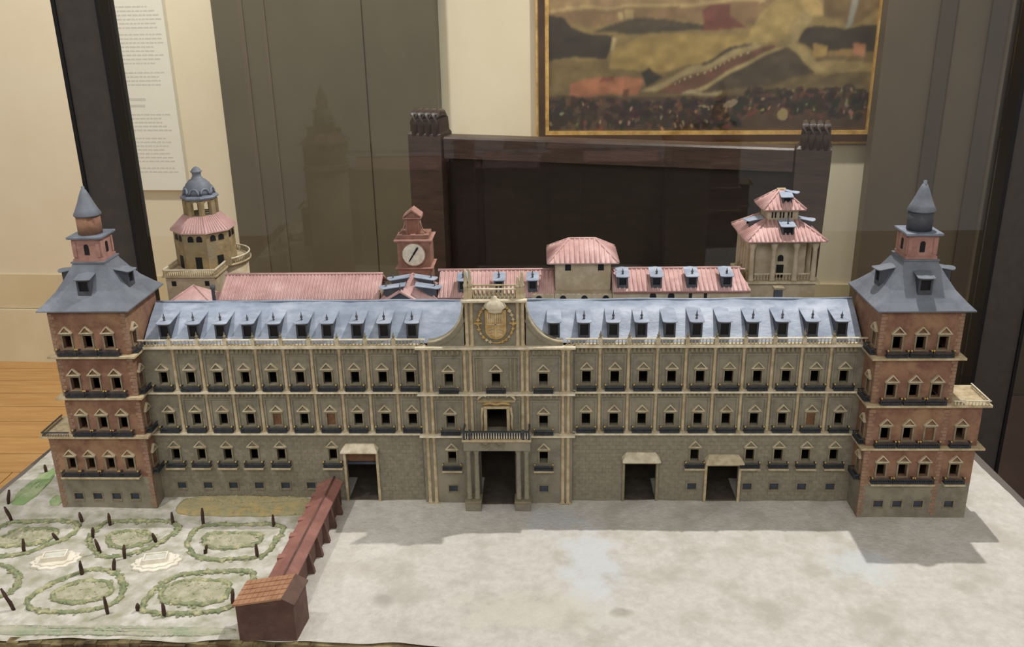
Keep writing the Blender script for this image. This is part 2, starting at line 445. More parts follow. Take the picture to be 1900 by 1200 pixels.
def dormer(parent, W, w=0.0205, h=0.034, depth=0.055, fin=True, fin_h=1.0, lid_mat='slate', body_mat='slate_body'):
    """W: matrix at the foot of the dormer's front; local -y outward"""
    key = ('D', w, h, depth, lid_mat, body_mat)
    if key not in CACHE:
        b = MB(); t = 0.0032
        sh = h + 0.006
        for sx in (-1, 1):
            x0, x1 = (-w / 2, -w / 2 + t) if sx < 0 else (w / 2 - t, w / 2)
            b.prism([(0, 0), (depth * 0.25, 0), (depth, sh - 0.002), (depth, sh), (0, h)], 'x', x0, x1)
        b.box(-w / 2 + t, w / 2 - t, 0.0, 0.004, 0, h * 0.26); b.box(-w / 2 + t, w / 2 - t, 0.0, 0.004, h * 0.86, h)
        l = MB(); ow = w / 2 + 0.0030; th = 0.0014
        front = [(ow * math.sin(a), -0.0095 * math.cos(a) - 0.0005) for a in [PI / 2 * k / 6 for k in range(-6, 7)]]
        pl = [(-ow, depth)] + front + [(ow, depth)]
        def zz(x, y): return h + 0.006 * max(0, y) / depth + 0.0014 * (1 - (x / ow) ** 2)
        top = [(x, y, zz(x, y) + th) for x, y in pl]; bot = [(x, y, zz(x, y)) for x, y in pl]
        ct = (0, depth * 0.35, zz(0, depth * 0.35) + th); cb = (0, depth, zz(0, depth) + th)
        n = len(pl)
        vs = top + bot + [ct, cb]
        fs = [(i, i + 1, 2 * n) for i in range(n - 1)] + [(n - 1, 2 * n + 1, 2 * n), (2 * n + 1, 0, 2 * n)]
        fs += [(i + 1, i, n + i, n + i + 1) for i in range(n - 1)] + [tuple(range(2 * n - 1, n - 1, -1))]
        l.add(vs, fs)
        v = MB().box(-w / 2 + t, w / 2 - t, 0.0028, 0.0040, h * 0.26, h * 0.86)  # dark sheet in place of the shade inside the dormer
        CACHE[key] = (b.mesh('dormer', body_mat), l.mesh('dormer_lid', lid_mat), v.mesh('dormer_shade_panel', 'void'))
    bm, lm, vm = CACHE[key]
    d = inst('dormer', bm, parent, W)
    inst('dormer_lid', lm, d, W)
    inst('dormer_shade_panel', vm, d, W)
    if fin:
        inst('finial', ME_FIN, d, W @ T(0, 0.006, h + 0.0045) @ Matrix.Scale(fin_h, 4, (0, 0, 1)))
    return d


CACHE = {}


def arch_poly(x, z0, w, h, n=8):
    r = w / 2
    return [(x - r, z0), (x + r, z0)] + [(x + r * math.cos(PI * k / n), z0 + h - r + r * math.sin(PI * k / n)) for k in range(n + 1)]


def balusters(mb, p, q, z0, z1, pitch, r, n=6):
    p, q = Vector(p), Vector(q); L = (q - p).length; k = max(1, int(L / pitch))
    h = z1 - z0
    for i in range(k):
        c = p.lerp(q, (i + 0.5) / k)
        mb.lathe([(r * 0.8, z0), (r, z0 + h * 0.3), (r * 0.45, z0 + h * 0.72), (r * 0.8, z1)], c.x, c.y, n)
    return mb


def rail(mb, p, q, z0, z1, w):
    p, q = Vector(p), Vector(q); d = (q - p).normalized(); nrm = Vector((-d.y, d.x, 0)) * (w / 2)
    a = [p - nrm, q - nrm, q + nrm, p + nrm]
    mb.add([(v.x, v.y, z0) for v in a] + [(v.x, v.y, z1) for v in a],
           [(0, 3, 2, 1), (4, 5, 6, 7), (0, 1, 5, 4), (1, 2, 6, 5), (2, 3, 7, 6), (3, 0, 4, 7)])
    return mb


def tile_roof(parent, quad, pitch=0.0075, mname='tile', thick=0.003, rib_r=0.0021, name='roof_slope'):
    """quad: eave0, eave1, ridge1, ridge0 in world; ribs run from eave to ridge, each its own part"""
    e0, e1, r1, r0 = [Vector(v) for v in quad]
    nrm = (e1 - e0).cross(r0 - e0).normalized() if (r0 - e0).length > 1e-6 else (e1 - e0).cross(r1 - e0).normalized()
    if nrm.z < 0: nrm = -nrm
    m = MB(); dn = nrm * -thick
    m.add([e0, e1, r1, r0, e0 + dn, e1 + dn, r1 + dn, r0 + dn], [(0, 1, 2, 3), (7, 6, 5, 4), (0, 4, 5, 1), (1, 5, 6, 2), (2, 6, 7, 3), (3, 7, 4, 0)])
    slope = part(name, m, mname, parent)
    n = max(2, int((e1 - e0).length / pitch))
    along = (e1 - e0).normalized()
    up0 = ((r0 + r1) / 2 - (e0 + e1) / 2); up = (up0 - along * up0.dot(along))
    H = up.length; up = up / H
    Le = (e1 - e0).length; a0 = (r0 - e0).dot(along); a1 = (r1 - e0).dot(along)
    for i in range(n):
        s = Le * (i + 0.5) / n
        t = 1.0
        if s < a0: t = min(t, s / a0)
        if s > a1: t = min(t, (Le - s) / (Le - a1))
        if t < 0.12: continue
        p = e0 + along * s - up * 0.002 + nrm * 0.0002; q = e0 + along * s + up * (H * t)
        mm = MB()
        k = 6
        ring = lambda c, r: [tuple(c + along * (r * math.cos(PI * j / k)) + nrm * (r * 0.85 * math.sin(PI * j / k))) for j in range(k + 1)]
        jr = rib_r * random.uniform(0.85, 1.1)
        mm.rings([ring(p, jr), ring(q, jr)], smooth=True)
        part('roof_tile_row', mm, mname, slope)
    return slope


def ridge_tube(parent, p, q, r, material, name='ridge_tile'):
    return part(name, MB().tube([p, q], r, 8), material, parent)


# ================================================================== SETTING
FZ = -0.72
WYAW = math.radians(-3.5)
floor = link('floor', MB().box(-4.5, 4.5, -3.0, 3.2, -0.06, -0.012).mesh('floor', 'oak_gap'), None, T(0, 0, FZ)); struct(floor)
pw = 0.14
for r in range(15):
    y = 0.55 + r * pw
    off = (r * 0.83) % 1.9
    x = -4.4
    first = True
    while x < 4.4:
        L = off + 0.2 if first else 1.9
        first = False
        x1 = min(4.4, x + L)
        if x1 - x > 0.1 and x < -0.8:
            inst('plank', MB().box(0, x1 - x - 0.004, 0, pw - 0.004, -0.012, 0.0).mesh('plank', 'oak'), floor, T(x, y, FZ))
        x = x1
W0 = T(0, 2.33, 0, rz=WYAW)        # wall frame: local x along the wall, local -y into the room
wall = link('wall_back', MB().box(-4, 4, 0, 0.1, FZ, 2.6).mesh('wall_back', 'plaster_wall'), None, W0); struct(wall)
bb = link('baseboard_back', MB().box(-4, 4, -0.012, 0.0, -0.455, -0.29).mesh('baseboard_back', 'skirting'), None, W0); struct(bb)
inst('skirting_board', MB().box(-4, 4, -0.03, 0.0, FZ, -0.458).mesh('skirting_board', 'skirting_low'), bb, W0)

# text panel on the wall
tp = link('text_panel', None, None, W0 @ T(-1.79, 0, 0.11)); tag(tp, 'white wall panel with small grey printed text behind the black post', 'text panel')
inst('panel_board', MB().box(-0.16, 0.12, -0.03, -0.002, 0, 1.15).mesh('panel_board', 'panel_white'), tp, W0 @ T(-1.68, 0, 0.11))
lines = MB()
rows = []
z = 1.0
for top, n in ((1.02, 7), (0.88, 5), (0.758, 6), (0.649, 8), (0.496, 4), (0.323, 5), (0.223, 7), (0.0946, 2)):
    for k in range(n):
        rows.append(top - 0.0164 * k)
for zt in rows:
    L = random.uniform(0.175, 0.225); x = -0.135
    while x < -0.135 + L:
        w = random.uniform(0.008, 0.026)
        lines.box(x, x + w, -0.0306, -0.0300, zt, zt + 0.0056); x += w + 0.004
for zt, L in ((0.384, 0.125), (0.357, 0.118)):
    lines.box(-0.135, -0.135 + L, -0.0306, -0.0300, zt, zt + 0.011)
tl = inst('printed_lines', lines.mesh('printed_lines', 'print'), tp, W0 @ T(-1.68, 0, 0.11)); tl['kind'] = 'stuff'

# grey partition between the panel and the painting
pt = link('partition', None, None, W0 @ T(-0.85, -0.05, FZ)); tag(pt, 'tall grey-green partition with a vertical seam behind the clock tower', 'partition')
inst('partition_leaf', MB().box(-1.325, -0.715, -0.10, -0.002, FZ, 2.4).mesh('partition_leaf', 'partition'), pt, W0)
inst('partition_leaf', MB().box(-0.709, -0.425, -0.10, -0.002, FZ, 2.4).mesh('partition_leaf', 'partition'), pt, W0)
inst('seam_strip', MB().box(-0.715, -0.709, -0.094, -0.002, FZ, 2.4).mesh('seam_strip', 'partition_c'), pt, W0)
inst('edge_rib', MB().box(-1.215, -1.195, -0.106, -0.1, FZ, 2.4).mesh('edge_rib', 'partition_b'), pt, W0)
inst('edge_rib', MB().box(-1.12, -1.105, -0.106, -0.1, FZ, 2.4).mesh('edge_rib', 'partition_b'), pt, W0)
# dark partition on the right
pr = link('partition', None, None, T(1.9, 2.0, FZ)); tag(pr, 'dark grey partition of upright panels right of the gilt-framed painting', 'partition')
edges = [1.235, 1.42, 1.475, 1.60, 1.66, 1.86, 2.3, 3.2]
for i in range(len(edges) - 1):
    inst('partition_leaf', MB().box(edges[i], edges[i + 1], -0.012 * (i % 2), 0.06, FZ, 2.4).mesh('partition_leaf', ('partition_b', 'partition_c')[i in (1, 3, 5, 6)]), pr, T(0, 2.0, 0))
dp = link('dark_floor_slab', MB().bevbox(0.97, 3.2, -0.3, 1.985, FZ, FZ + 0.03, 0.006).mesh('dark_floor_slab', 'dark_floor'), None, T(0, 0, 0))  # thin dark brown slab laid over the right-hand floor
tag(dp, 'low dark brown slab over the floor beside the grey display plinth', 'platform')

# painting
PX0, PX1, PZ0, PZ1 = -0.03, 1.335, 0.31, 1.30
pn = link('painting', None, None, W0 @ T((PX0 + PX1) / 2, 0, PZ0)); tag(pn, 'landscape painting with a bridge and a crowd in a gilt and brown frame', 'painting')
fw = 0.052
for nm, ins, wd, dp0, mt in (('outer_gilt_moulding', 0.0, 0.011, 0.042, 'gilt'), ('brown_moulding', 0.011, 0.026, 0.05, 'frame_wood'), ('inner_gilt_moulding', 0.037, 0.015, 0.045, 'gilt')):
    m = MB(); a, b, c, d = PX0 + ins, PX1 - ins, PZ0 + ins, PZ1 - ins
    for (x0, x1, z0, z1) in ((a, b, c, c + wd), (a, b, d - wd, d), (a, a + wd, c + wd, d - wd), (b - wd, b, c + wd, d - wd)):
        m.box(x0, x1, -dp0, -0.003, z0, z1)
    inst(nm, m.mesh(nm, mt), pn, W0)


def paint_canvas():
    nx, nz = 360, 190
    x0, x1, z0, z1 = PX0 + fw, PX1 - fw, PZ0 + fw, PZ1 - fw
    rnd = random.Random(3)

    def h2(i, j):
        return ((math.sin(i * 127.1 + j * 311.7) * 43758.5453) % 1.0)

    def vn(x, y):
        i, j = math.floor(x), math.floor(y); fx, fy = x - i, y - j
        fx = fx * fx * (3 - 2 * fx); fy = fy * fy * (3 - 2 * fy)
        return (h2(i, j) * (1 - fx) + h2(i + 1, j) * fx) * (1 - fy) + (h2(i, j + 1) * (1 - fx) + h2(i + 1, j + 1) * fx) * fy

    def inpoly(x, y, P):
        c = False; j = len(P) - 1
        for i in range(len(P)):
            if (P[i][1] > y) != (P[j][1] > y) and x < (P[j][0] - P[i][0]) * (y - P[i][1]) / (P[j][1] - P[i][1]) + P[i][0]:
                c = not c
            j = i
        return c
    # painted shapes in canvas units: u 0..1 across, v 0..1 up over the lower part seen (v=1 at 0.55 m above the canvas foot)
    q = lambda *pp: [((X * .358 - 40) / 570, (248 - .358 * Y) / 269) for X, Y in pp]
    S = [
        (q((100, 60), (600, 40), (1100, 30), (1900, 60), (1900, -900), (100, -900)), (150, 122, 86)),
        (q((100, 50), (260, 38), (1160, 10), (1160, 26), (500, 45), (100, 66)), (176, 150, 104)),
        (q((100, 66), (700, 45), (1160, 26), (1120, 130), (700, 110), (300, 130), (100, 90)), (132, 104, 72)),
        (q((135, 85), (190, 92), (240, 140), (330, 175), (430, 195), (440, 240), (400, 300), (250, 300), (100, 318), (100, 80)), (56, 47, 36)),
        (q((330, 165), (420, 130), (520, 108), (620, 95), (760, 120), (870, 130), (880, 160), (560, 180)), (74, 62, 46)),
        (q((860, 60), (900, 35), (1000, 40), (1010, 90), (1100, 150), (1000, 160), (880, 160)), (112, 66, 52)),
        (q((100, 320), (400, 305), (440, 360), (850, 340), (850, 430), (100, 420)), (118, 98, 62)),
        (q((405, 350), (440, 250), (560, 190), (700, 180), (880, 190), (1120, 200), (1060, 250), (860, 335), (700, 380), (500, 370)), (156, 130, 76)),
        (q((1110, 150), (1190, 20), (1250, -60), (1330, -60), (1340, 110), (1270, 210), (1090, 230)), (162, 138, 86)),
        (q((1310, -40), (1400, -40), (1445, 40), (1440, 100), (1380, 100), (1340, 60)), (176, 148, 94)),
        (q((1450, -60), (1900, -60), (1900, 120), (1700, 60), (1600, 140), (1450, 110)), (122, 98, 64)),
        (q((1340, 60), (1390, 110), (1380, 170), (1330, 225), (1260, 230), (1290, 150)), (152, 132, 88)),
        (q((1340, 225), (1380, 165), (1480, 155), (1560, 165), (1640, 140), (1900, 150), (1900, 270), (1650, 285), (1420, 295)), (62, 52, 40)),
        (q((1410, 290), (1900, 270), (1900, 450), (1440, 380)), (112, 94, 60)),
        (q((1420, 335), (1900, 335), (1900, 385), (1460, 385)), (150, 128, 82)),
        (q((1405, 245), (1470, 255), (1470, 310), (1405, 315)), (160, 130, 76)),
        (q((1480, 280), (1600, 275), (1600, 310), (1480, 310)), (142, 112, 70)),
        (q((1605, 245), (1665, 245), (1665, 305), (1605, 305)), (166, 116, 84)),
        (q((550, 475), (660, 470), (1160, 245), (1120, 225), (1060, 240), (870, 330), (820, 365), (690, 430)), (158, 138, 96)),
        (q((650, 478), (1140, 258), (1200, 235), (1250, 250), (860, 470), (790, 492)), (104, 70, 52)),
        (q((860, 332), (1010, 260), (1120, 228), (1110, 240), (1000, 285), (870, 345)), (70, 58, 46)),
        (q((785, 492), (850, 470), (1230, 252), (1262, 252), (880, 472), (830, 482)), (168, 148, 102)),
        (q((880, 474), (1262, 258), (1300, 250), (1440, 385), (1250, 440), (1000, 478)), (80, 66, 50)),
        (q((1270, 240), (1320, 225), (1480, 375), (1440, 385)), (162, 140, 94)),
        (q((785, 492), (830, 480), (985, 482), (975, 498)), (172, 156, 116)),
        (q((215, 430), (390, 405), (575, 412), (560, 490), (215, 505)), (160, 104, 74)),
        (q((380, 405), (440, 402), (440, 425), (370, 435)), (124, 72, 54)),
        (q((570, 385), (615, 355), (650, 385), (690, 410), (640, 430), (590, 455)), (52, 46, 36)),
        (q((490, 465), (515, 465), (515, 510), (490, 510)), (96, 60, 46)),
        (q((455, 65), (482, 65), (480, 108), (455, 108)), (176, 154, 106)),
        (q((492, 60), (540, 62), (540, 105), (492, 105)), (168, 146, 98)),
        (q((420, 200), (440, 200), (440, 268), (422, 268)), (172, 152, 108)),
        (q((1565, -60), (1602, -60), (1582, 158), (1560, 158)), (150, 146, 132)),
    ]
    blobs = []
    for k in range(520):
        u = rnd.random(); v = 0.02 + 0.20 * rnd.random() ** 0.9 + (0.07 if u > .62 else 0)
        t = rnd.random()
        if t < 0.6:
            blobs.append((u, v, rnd.uniform(.006, .02), rnd.uniform(.012, .04), 0, (rnd.randint(34, 60), rnd.randint(28, 46), rnd.randint(24, 38))))
        elif t < 0.85:
            blobs.append((u, v, rnd.uniform(.005, .012), rnd.uniform(.01, .025), rnd.uniform(-.6, .6), (rnd.randint(88, 120), rnd.randint(58, 80), rnd.randint(44, 60))))
        else:
            blobs.append((u, v, rnd.uniform(.0022, .005), rnd.uniform(.009, .022), rnd.uniform(-.5, .5), (rnd.randint(140, 190), rnd.randint(120, 165), rnd.randint(88, 124))))
    for k in range(14):
        t = k / 13
        blobs.append((.40 + .22 * t, .33 + .22 * t, .003, .008, 0, (176, 160, 120)))
    blobs.append((.745, .11, .016, .045, 0, (170, 152, 104))); blobs.append((.58, .19, .020, .03, .3, (158, 138, 112))); blobs.append((.50, .17, .012, .012, -.8, (170, 150, 110)))
    import numpy as np
    base = np.zeros((nz + 1, nx + 1, 3)); UV = {}
    vs = []; fs = []
    for k in range(nz + 1):
        for i in range(nx + 1):
            vs.append((x0 + (x1 - x0) * i / nx, -0.03, z0 + (z1 - z0) * k / nz))
            u = i / nx; v = (z1 - z0) * k / nz / 0.55
            u2 = u + 0.02 * (vn(u * 14, v * 9) - .5); v2 = v + 0.03 * (vn(u * 16 + 9, v * 8 + 4) - .5)
            if v2 < .25: c = (82, 62, 46)
            elif v2 < .40: c = (112, 94, 62)
            else: c = (136, 114, 72)
            for P, cc in S:
                if inpoly(u2, v2, P): c = cc
            w = 0.72 + 0.56 * vn(u * 34, v * 20) * (0.6 + 0.8 * vn(u * 90, v * 60))
            base[k, i] = [x * w for x in lin(c)[:3]]; UV[k, i] = (u2, v2)
    for _ in range(2):
        p = np.pad(base, ((1, 1), (1, 1), (0, 0)), 'edge')
        base = (p[:-2, 1:-1] + p[2:, 1:-1] + p[1:-1, :-2] + p[1:-1, 2:] + 2 * p[1:-1, 1:-1]) / 6
    for k in range(nz + 1):
        for i in range(nx + 1):
            u2, v2 = UV[k, i]
            if v2 > 0.62: continue
            for (bu, bv, ru, rv, sk, cc) in blobs:
                if abs(v2 - bv) > 0.08 or abs(u2 - bu) > 0.06: continue
                dv = (v2 - bv) / rv; du = (u2 - bu) / ru - sk * dv * 1.5
                if du * du + dv * dv < 1: base[k, i] = base[k, i] * 0.25 + 0.75 * np.array(lin(cc)[:3])
    p = np.pad(base, ((1, 1), (1, 1), (0, 0)), 'edge')
    base = (p[:-2, 1:-1] + p[2:, 1:-1] + p[1:-1, :-2] + p[1:-1, 2:] + 4 * p[1:-1, 1:-1]) / 8
    cols = [tuple(c) + (1.0,) for c in base.reshape(-1, 3).tolist()]
    for k in range(nz):
        for i in range(nx):
            a = k * (nx + 1) + i; fs.append((a, a + 1, a + nx + 2, a + nx + 1))
    m = bpy.data.materials.new('oil_paint'); m.use_nodes = True; nt = m.node_tree
    at = nt.nodes.new('ShaderNodeAttribute'); at.attribute_name = 'paint'
    b = nt.nodes['Principled BSDF']; b.inputs['Roughness'].default_value = 0.45
    nt.links.new(at.outputs['Color'], b.inputs['Base Color'])
    me = bpy.data.meshes.new('canvas'); me.from_pydata(vs, [], fs); me.materials.append(m)
    ca = me.color_attributes.new('paint', 'FLOAT_COLOR', 'POINT')
    ca.data.foreach_set('color', [x for c in cols for x in c]); me.update()
    return me


inst('canvas', paint_canvas(), pn, W0)
inst('backing_board', MB().box(PX0 + 0.03, PX1 - 0.03, -0.028, -0.002, PZ0 + 0.03, PZ1 - 0.03).mesh('backing_board', 'frame_wood'), pn, W0)

# wooden bench behind the glass
BM = T(0.23, 1.42, 0, rz=math.radians(-16))
bn = link('carved_bench', None, None, BM @ T(0, 0, FZ)); tag(bn, 'dark wooden bench with high back and carved post tops below the painting', 'bench')


def bench_post(u0, u1, zt, zs, lean):
    m = MB(); w = u1 - u0
    m.rings([[(u0 + lean, -0.05, FZ), (u1 - lean * 0.6, -0.05, FZ), (u1 - lean * 0.6, 0.05, FZ), (u0 + lean, 0.05, FZ)],
             [(u0 + lean * 0.4, -0.05, -0.05), (u1 - lean * 0.5, -0.05, -0.05), (u1 - lean * 0.5, 0.05, -0.05), (u0 + lean * 0.4, 0.05, -0.05)],
             [(u0, -0.05, zs - 0.06), (u1, -0.05, zs - 0.06), (u1, 0.05, zs - 0.06), (u0, 0.05, zs - 0.06)],
             [(u0, -0.05, zs), (u1, -0.05, zs), (u1, 0.05, zs), (u0, 0.05, zs)],
             [(u0 + 0.006, -0.042, zs + 0.008), (u1 - 0.004, -0.042, zs + 0.008), (u1 - 0.004, 0.042, zs + 0.008), (u0 + 0.006, 0.042, zs + 0.008)],
             [(u0 + 0.010, -0.042, zt - 0.02), (u1 - 0.008, -0.042, zt - 0.02), (u1 - 0.008, 0.042, zt - 0.02), (u0 + 0.010, 0.042, zt - 0.02)]])
    o = inst('back_post', m.mesh('back_post', 'walnut'), bn, BM)
    n = 4; fwid = (w - 0.018) / n
    for k in range(n):
        c = u0 + 0.010 + fwid * (k + 0.5)
        mm = MB()
        pts = [(c, -0.046, zt - 0.075), (c, -0.049, zt - 0.03), (c, -0.042, zt - 0.008), (c, -0.02, zt - 0.003), (c, 0.02, zt - 0.006), (c, 0.042, zt - 0.02)]
        mm.tube(pts, [fwid * 0.3, fwid * 0.55, fwid * 0.58, fwid * 0.56, fwid * 0.55, fwid * 0.4], 8)
        inst('carved_lobe', mm.mesh('carved_lobe', 'walnut'), o, BM)


bench_post(-0.70, -0.582, 0.533, 0.462, 0.0)
bench_post(0.548, 0.648, 0.528, 0.455, 0.022)
inst('top_rail', MB().bevbox(-0.582, 0.548, -0.04, 0.04, 0.385, 0.455, 0.006).mesh('top_rail', 'walnut'), bn, BM)
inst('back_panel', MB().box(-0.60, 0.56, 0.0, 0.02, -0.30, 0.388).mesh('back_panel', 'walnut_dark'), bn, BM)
inst('lower_rail', MB().box(-0.60, 0.56, -0.03, 0.03, -0.36, -0.27).mesh('lower_rail', 'walnut'), bn, BM)
inst('seat', MB().bevbox(-0.69, 0.63, -0.24, -0.03, -0.33, -0.29, 0.006).mesh('seat', 'walnut'), bn, BM)
for x in (-0.66, 0.56):
    inst('front_leg', MB().box(x, x + 0.06, -0.23, -0.17, FZ, -0.33).mesh('front_leg', 'walnut'), bn, BM)

# case posts, glass
for x0, lb in ((-1.246, 'black metal case post standing behind the left corner tower'), (1.20, 'black metal case post at the right edge of the picture')):
    pz = FZ + (0.031 if x0 > 0 else 0.001)
    p = link('case_post', None, None, T(x0 + 0.06, 0.94, pz)); tag(p, lb, 'post', 'upright posts of the glass case')
    inst('post_body', MB().box(-0.050, 0.053, -0.04, 0.04, 0, 2.6).mesh('post_body', 'post'), p, T(x0 + 0.06, 0.94, pz))
    for e0, e1 in ((-0.060, -0.050), (0.053, 0.062)):
        inst('post_edge', MB().box(e0, e1, -0.046, 0.046, 0, 2.6).mesh('post_edge', 'post_edge'), p, T(x0 + 0.06, 0.94, pz))
gl = link('glass_pane', MB().box(-1.115, 1.19, 0.93, 0.936, -0.70, 1.75).mesh('glass_pane', 'glass'), None, T())
tag(gl, 'clear glass back pane of the display case between the palace and bench', 'glass pane')

# plinth and the model's board
pl = link('display_plinth', None, None, T(-0.1, 0.25, FZ)); tag(pl, 'grey display plinth carrying the palace model', 'plinth')
part('plinth_top', MB().add([(-1.15, -0.46, -0.05), (0.945, -0.46, -0.05), (0.885, 0.86, -0.05), (-1.06, 0.86, -0.05),
                             (-1.15, -0.46, -0.03), (0.945, -0.46, -0.03), (0.885, 0.86, -0.03), (-1.06, 0.86, -0.03)],
                            [(0, 3, 2, 1), (4, 5, 6, 7), (0, 1, 5, 4), (1, 2, 6, 5), (2, 3, 7, 6), (3, 0, 4, 7)]), 'plinth', pl)
part('plinth_body', MB().box(-1.05, 0.88, -0.42, 0.85, FZ, -0.05), 'plinth', pl)


def ground_h(x, y):
    h = 0.0025 * (math.sin(x * 23 + y * 11) * math.sin(y * 31 - x * 7)) * 0.5 + 0.0007 * math.sin(x * 90 + 2 * math.sin(y * 70)) * math.sin(y * 83)
    if x < -0.40 and y > -0.06: h += 0.006 * min(1, (y + 0.06) / 0.05)
    return h - 0.001


def board():
    nx, ny = 220, 110
    vs = []; fs = []
    for j in range(ny + 1):
        y0 = -0.405; y = y0 + (0.78 - y0) * j / ny
        xl = -1.075 + 0.045 * (j / ny) ; xr = 0.905 - 0.075 * (j / ny)
        for i in range(nx + 1):
            x = xl + (xr - xl) * i / nx
            yy = y
            yy -= (1 - j / ny) * 0.024 * max(0.0, min(1.0, (x + 0.35) / 0.6))
            if j == 0: yy += 0.004 * math.sin(x * 37) * math.sin(x * 11 + 1)
            vs.append((x, yy, ground_h(x, y)))
    for j in range(ny):
        for i in range(nx):
            a = j * (nx + 1) + i; fs.append((a, a + 1, a + nx + 2, a + nx + 1))
    m = MB(); m.add(vs, fs, True)
    return m


bd = link('model_base', None, None, T(-0.1, 0.2, -0.03)); tag(bd, 'pale plaster base with the forecourt and garden ground of the palace model', 'model base')
part('ground', board(), 'ground', bd)
part('base_board', MB().add([(-1.073, -0.402, -0.0295), (0.903, -0.428, -0.0295), (0.828, 0.778, -0.0295), (-1.028, 0.778, -0.0295),
                             (-1.073, -0.402, -0.004), (0.903, -0.428, -0.004), (0.828, 0.778, -0.004), (-1.028, 0.778, -0.004)],
                            [(0, 3, 2, 1), (4, 5, 6, 7), (0, 1, 5, 4), (1, 2, 6, 5), (2, 3, 7, 6), (3, 0, 4, 7)]), 'board_edge', bd)
lip = MB()
for i in range(44):
    x = -1.07 + i * (0.75 / 44)
    lip.box(x, x + 0.0175, -0.415 + 0.006 * random.random(), -0.400, -0.028, -0.006 + 0.005 * random.random())
part('front_lip', lip, 'board_edge', bd)['kind'] = 'stuff'

# ================================================================== PALACE FRONT WING
CX = -0.0885
C1, C2, C3 = 0.1455, 0.2290, 0.3165
LW = [-0.698 + 0.0504 * i for i in range(10)]
RW = [0.0739 + 0.0508 * i for i in range(10)]
LP = [-0.6745 + 0.0506 * i for i in range(9)]
RP = [0.0977 + 0.0509 * i for i in range(9)]
CWX = [-0.1735, -0.0035]
wing = thing('palace_wing', 'long grey palace front with rows of windows, balustrade and blue-grey dormered roof', 'palace', (CX, 0.08, 0))
LOWB = 0.0722
lowL = [-0.6975, -0.6485, -0.5984, -0.5483, -0.4967, -0.3987]
basL = [-0.695, -0.6447, -0.5956, -0.5458, -0.4952, -0.4457]
lowR = [0.2752, 0.3765, 0.4284, 0.4784, 0.5295]
basR = [0.2733, 0.376, 0.4258, 0.4769, 0.5295]
doors = [(-0.3745, -0.3180, 0.0995), (0.1475, 0.2055, 0.079), (0.3000, 0.3580, 0.075)]
CW0, CW1, CYF = -0.2255, 0.0485, -0.010
holesL = [hole(x, b) for x in LW for b in (C1, C2)] + [hole(x, LOWB) for x in lowL] + [bhole(x, 0.0235) for x in basL] + [(doors[0][0], doors[0][1], -0.001, doors[0][2])]
holesR = [hole(x, b) for x in RW for b in (C1, C2)] + [hole(x, LOWB) for x in lowR] + [bhole(x, 0.0235) for x in basR] + [(d[0], d[1], -0.001, d[2]) for d in doors[1:]]
part('front_wall', wall_mb(MB(), -0.7335, CW0, -0.002, 0.312, holesL, lambda a, d, z: (a, d, z)), 'stone', wing)
part('front_wall', wall_mb(MB(), CW1, 0.5640, -0.002, 0.312, holesR, lambda a, d, z: (a, d, z)), 'stone', wing)
PORT = (-0.1205, -0.0565, -0.001, 0.119)
MIDW = (-0.1065, -0.0705, 0.1500, 0.1965)
cen_holes = [hole(x, b) for x in CWX for b in (C1, C2)] + [hole(x, LOWB) for x in CWX] + [bhole(x, 0.0235) for x in CWX] + [PORT, MIDW, hole(CX, C2)]
cm = wall_mb(MB(), CW0, CW1, -0.002, 0.312, cen_holes, lambda a, d, z: (a, CYF + d, z), 0.018)
cm.box(CW0 - 0.0005, CW0, CYF, 0.008, -0.002, 0.312); cm.box(CW1, CW1 + 0.0005, CYF, 0.008, -0.002, 0.312)
part('centre_wall', cm, 'stone', wing)
part('rear_wall', MB().box(-0.7335, 0.5640, 0.160, 0.166, -0.002, 0.312), 'stone', wing)
part('passage_shade_wall', MB().box(-0.728, 0.558, 0.085, 0.088, -0.002, 0.139), 'inner_shade', wing)  # added dark sheet, coloured as the shade behind the doorways
part('end_wall', MB().box(-0.7335, -0.7300, 0.008, 0.160, -0.002, 0.312), 'stone', wing)
part('end_wall', MB().box(0.5605, 0.5640, 0.008, 0.160, -0.002, 0.312), 'stone', wing)
part('attic_floor', MB().box(-0.7335, 0.5640, 0.001, 0.165, 0.309, 0.3125), 'stone_dark', wing)
for zf in (0.140, 0.2235):
    part('storey_floor', MB().box(-0.729, 0.560, 0.010, 0.158, zf, zf + 0.003), 'stone_dark', wing)
# coursed ashlar blocks of the ground storey
blocks = MB()
allh = holesL + holesR
zc = 0.004; row = 0
while zc < 0.137:
    bh = 0.0072; x = -0.731 - (row % 2) * 0.0062
    while x < 0.562:
        a, b2 = max(x, -0.731), min(x + 0.0116, 0.562)
        x += 0.0124
        if b2 - a < 0.003: continue
        if not (b2 < CW0 - 0.001 or a > CW1 + 0.001): continue
        if any(h[0] - 0.0034 < b2 and h[1] + 0.0034 > a and h[2] - 0.004 < zc + bh and h[3] + 0.005 > zc for h in allh): continue
        dpt = 0.0006 * random.uniform(0.4, 1.0)
        blocks.add([(a, -dpt, zc), (b2, -dpt, zc), (b2, -dpt, zc + bh), (a, -dpt, zc + bh), (a - 0.0003, 0.0003, zc - 0.0003), (b2 + 0.0003, 0.0003, zc - 0.0003), (b2 + 0.0003, 0.0003, zc + bh + 0.0003), (a - 0.0003, 0.0003, zc + bh + 0.0003)],
                   [(0, 1, 2, 3), (4, 5, 1, 0), (5, 6, 2, 1), (6, 7, 3, 2), (7, 4, 0, 3)])
    zc += 0.0080; row += 1
part('ashlar_blocks', blocks, 'stone_block', wing, True)
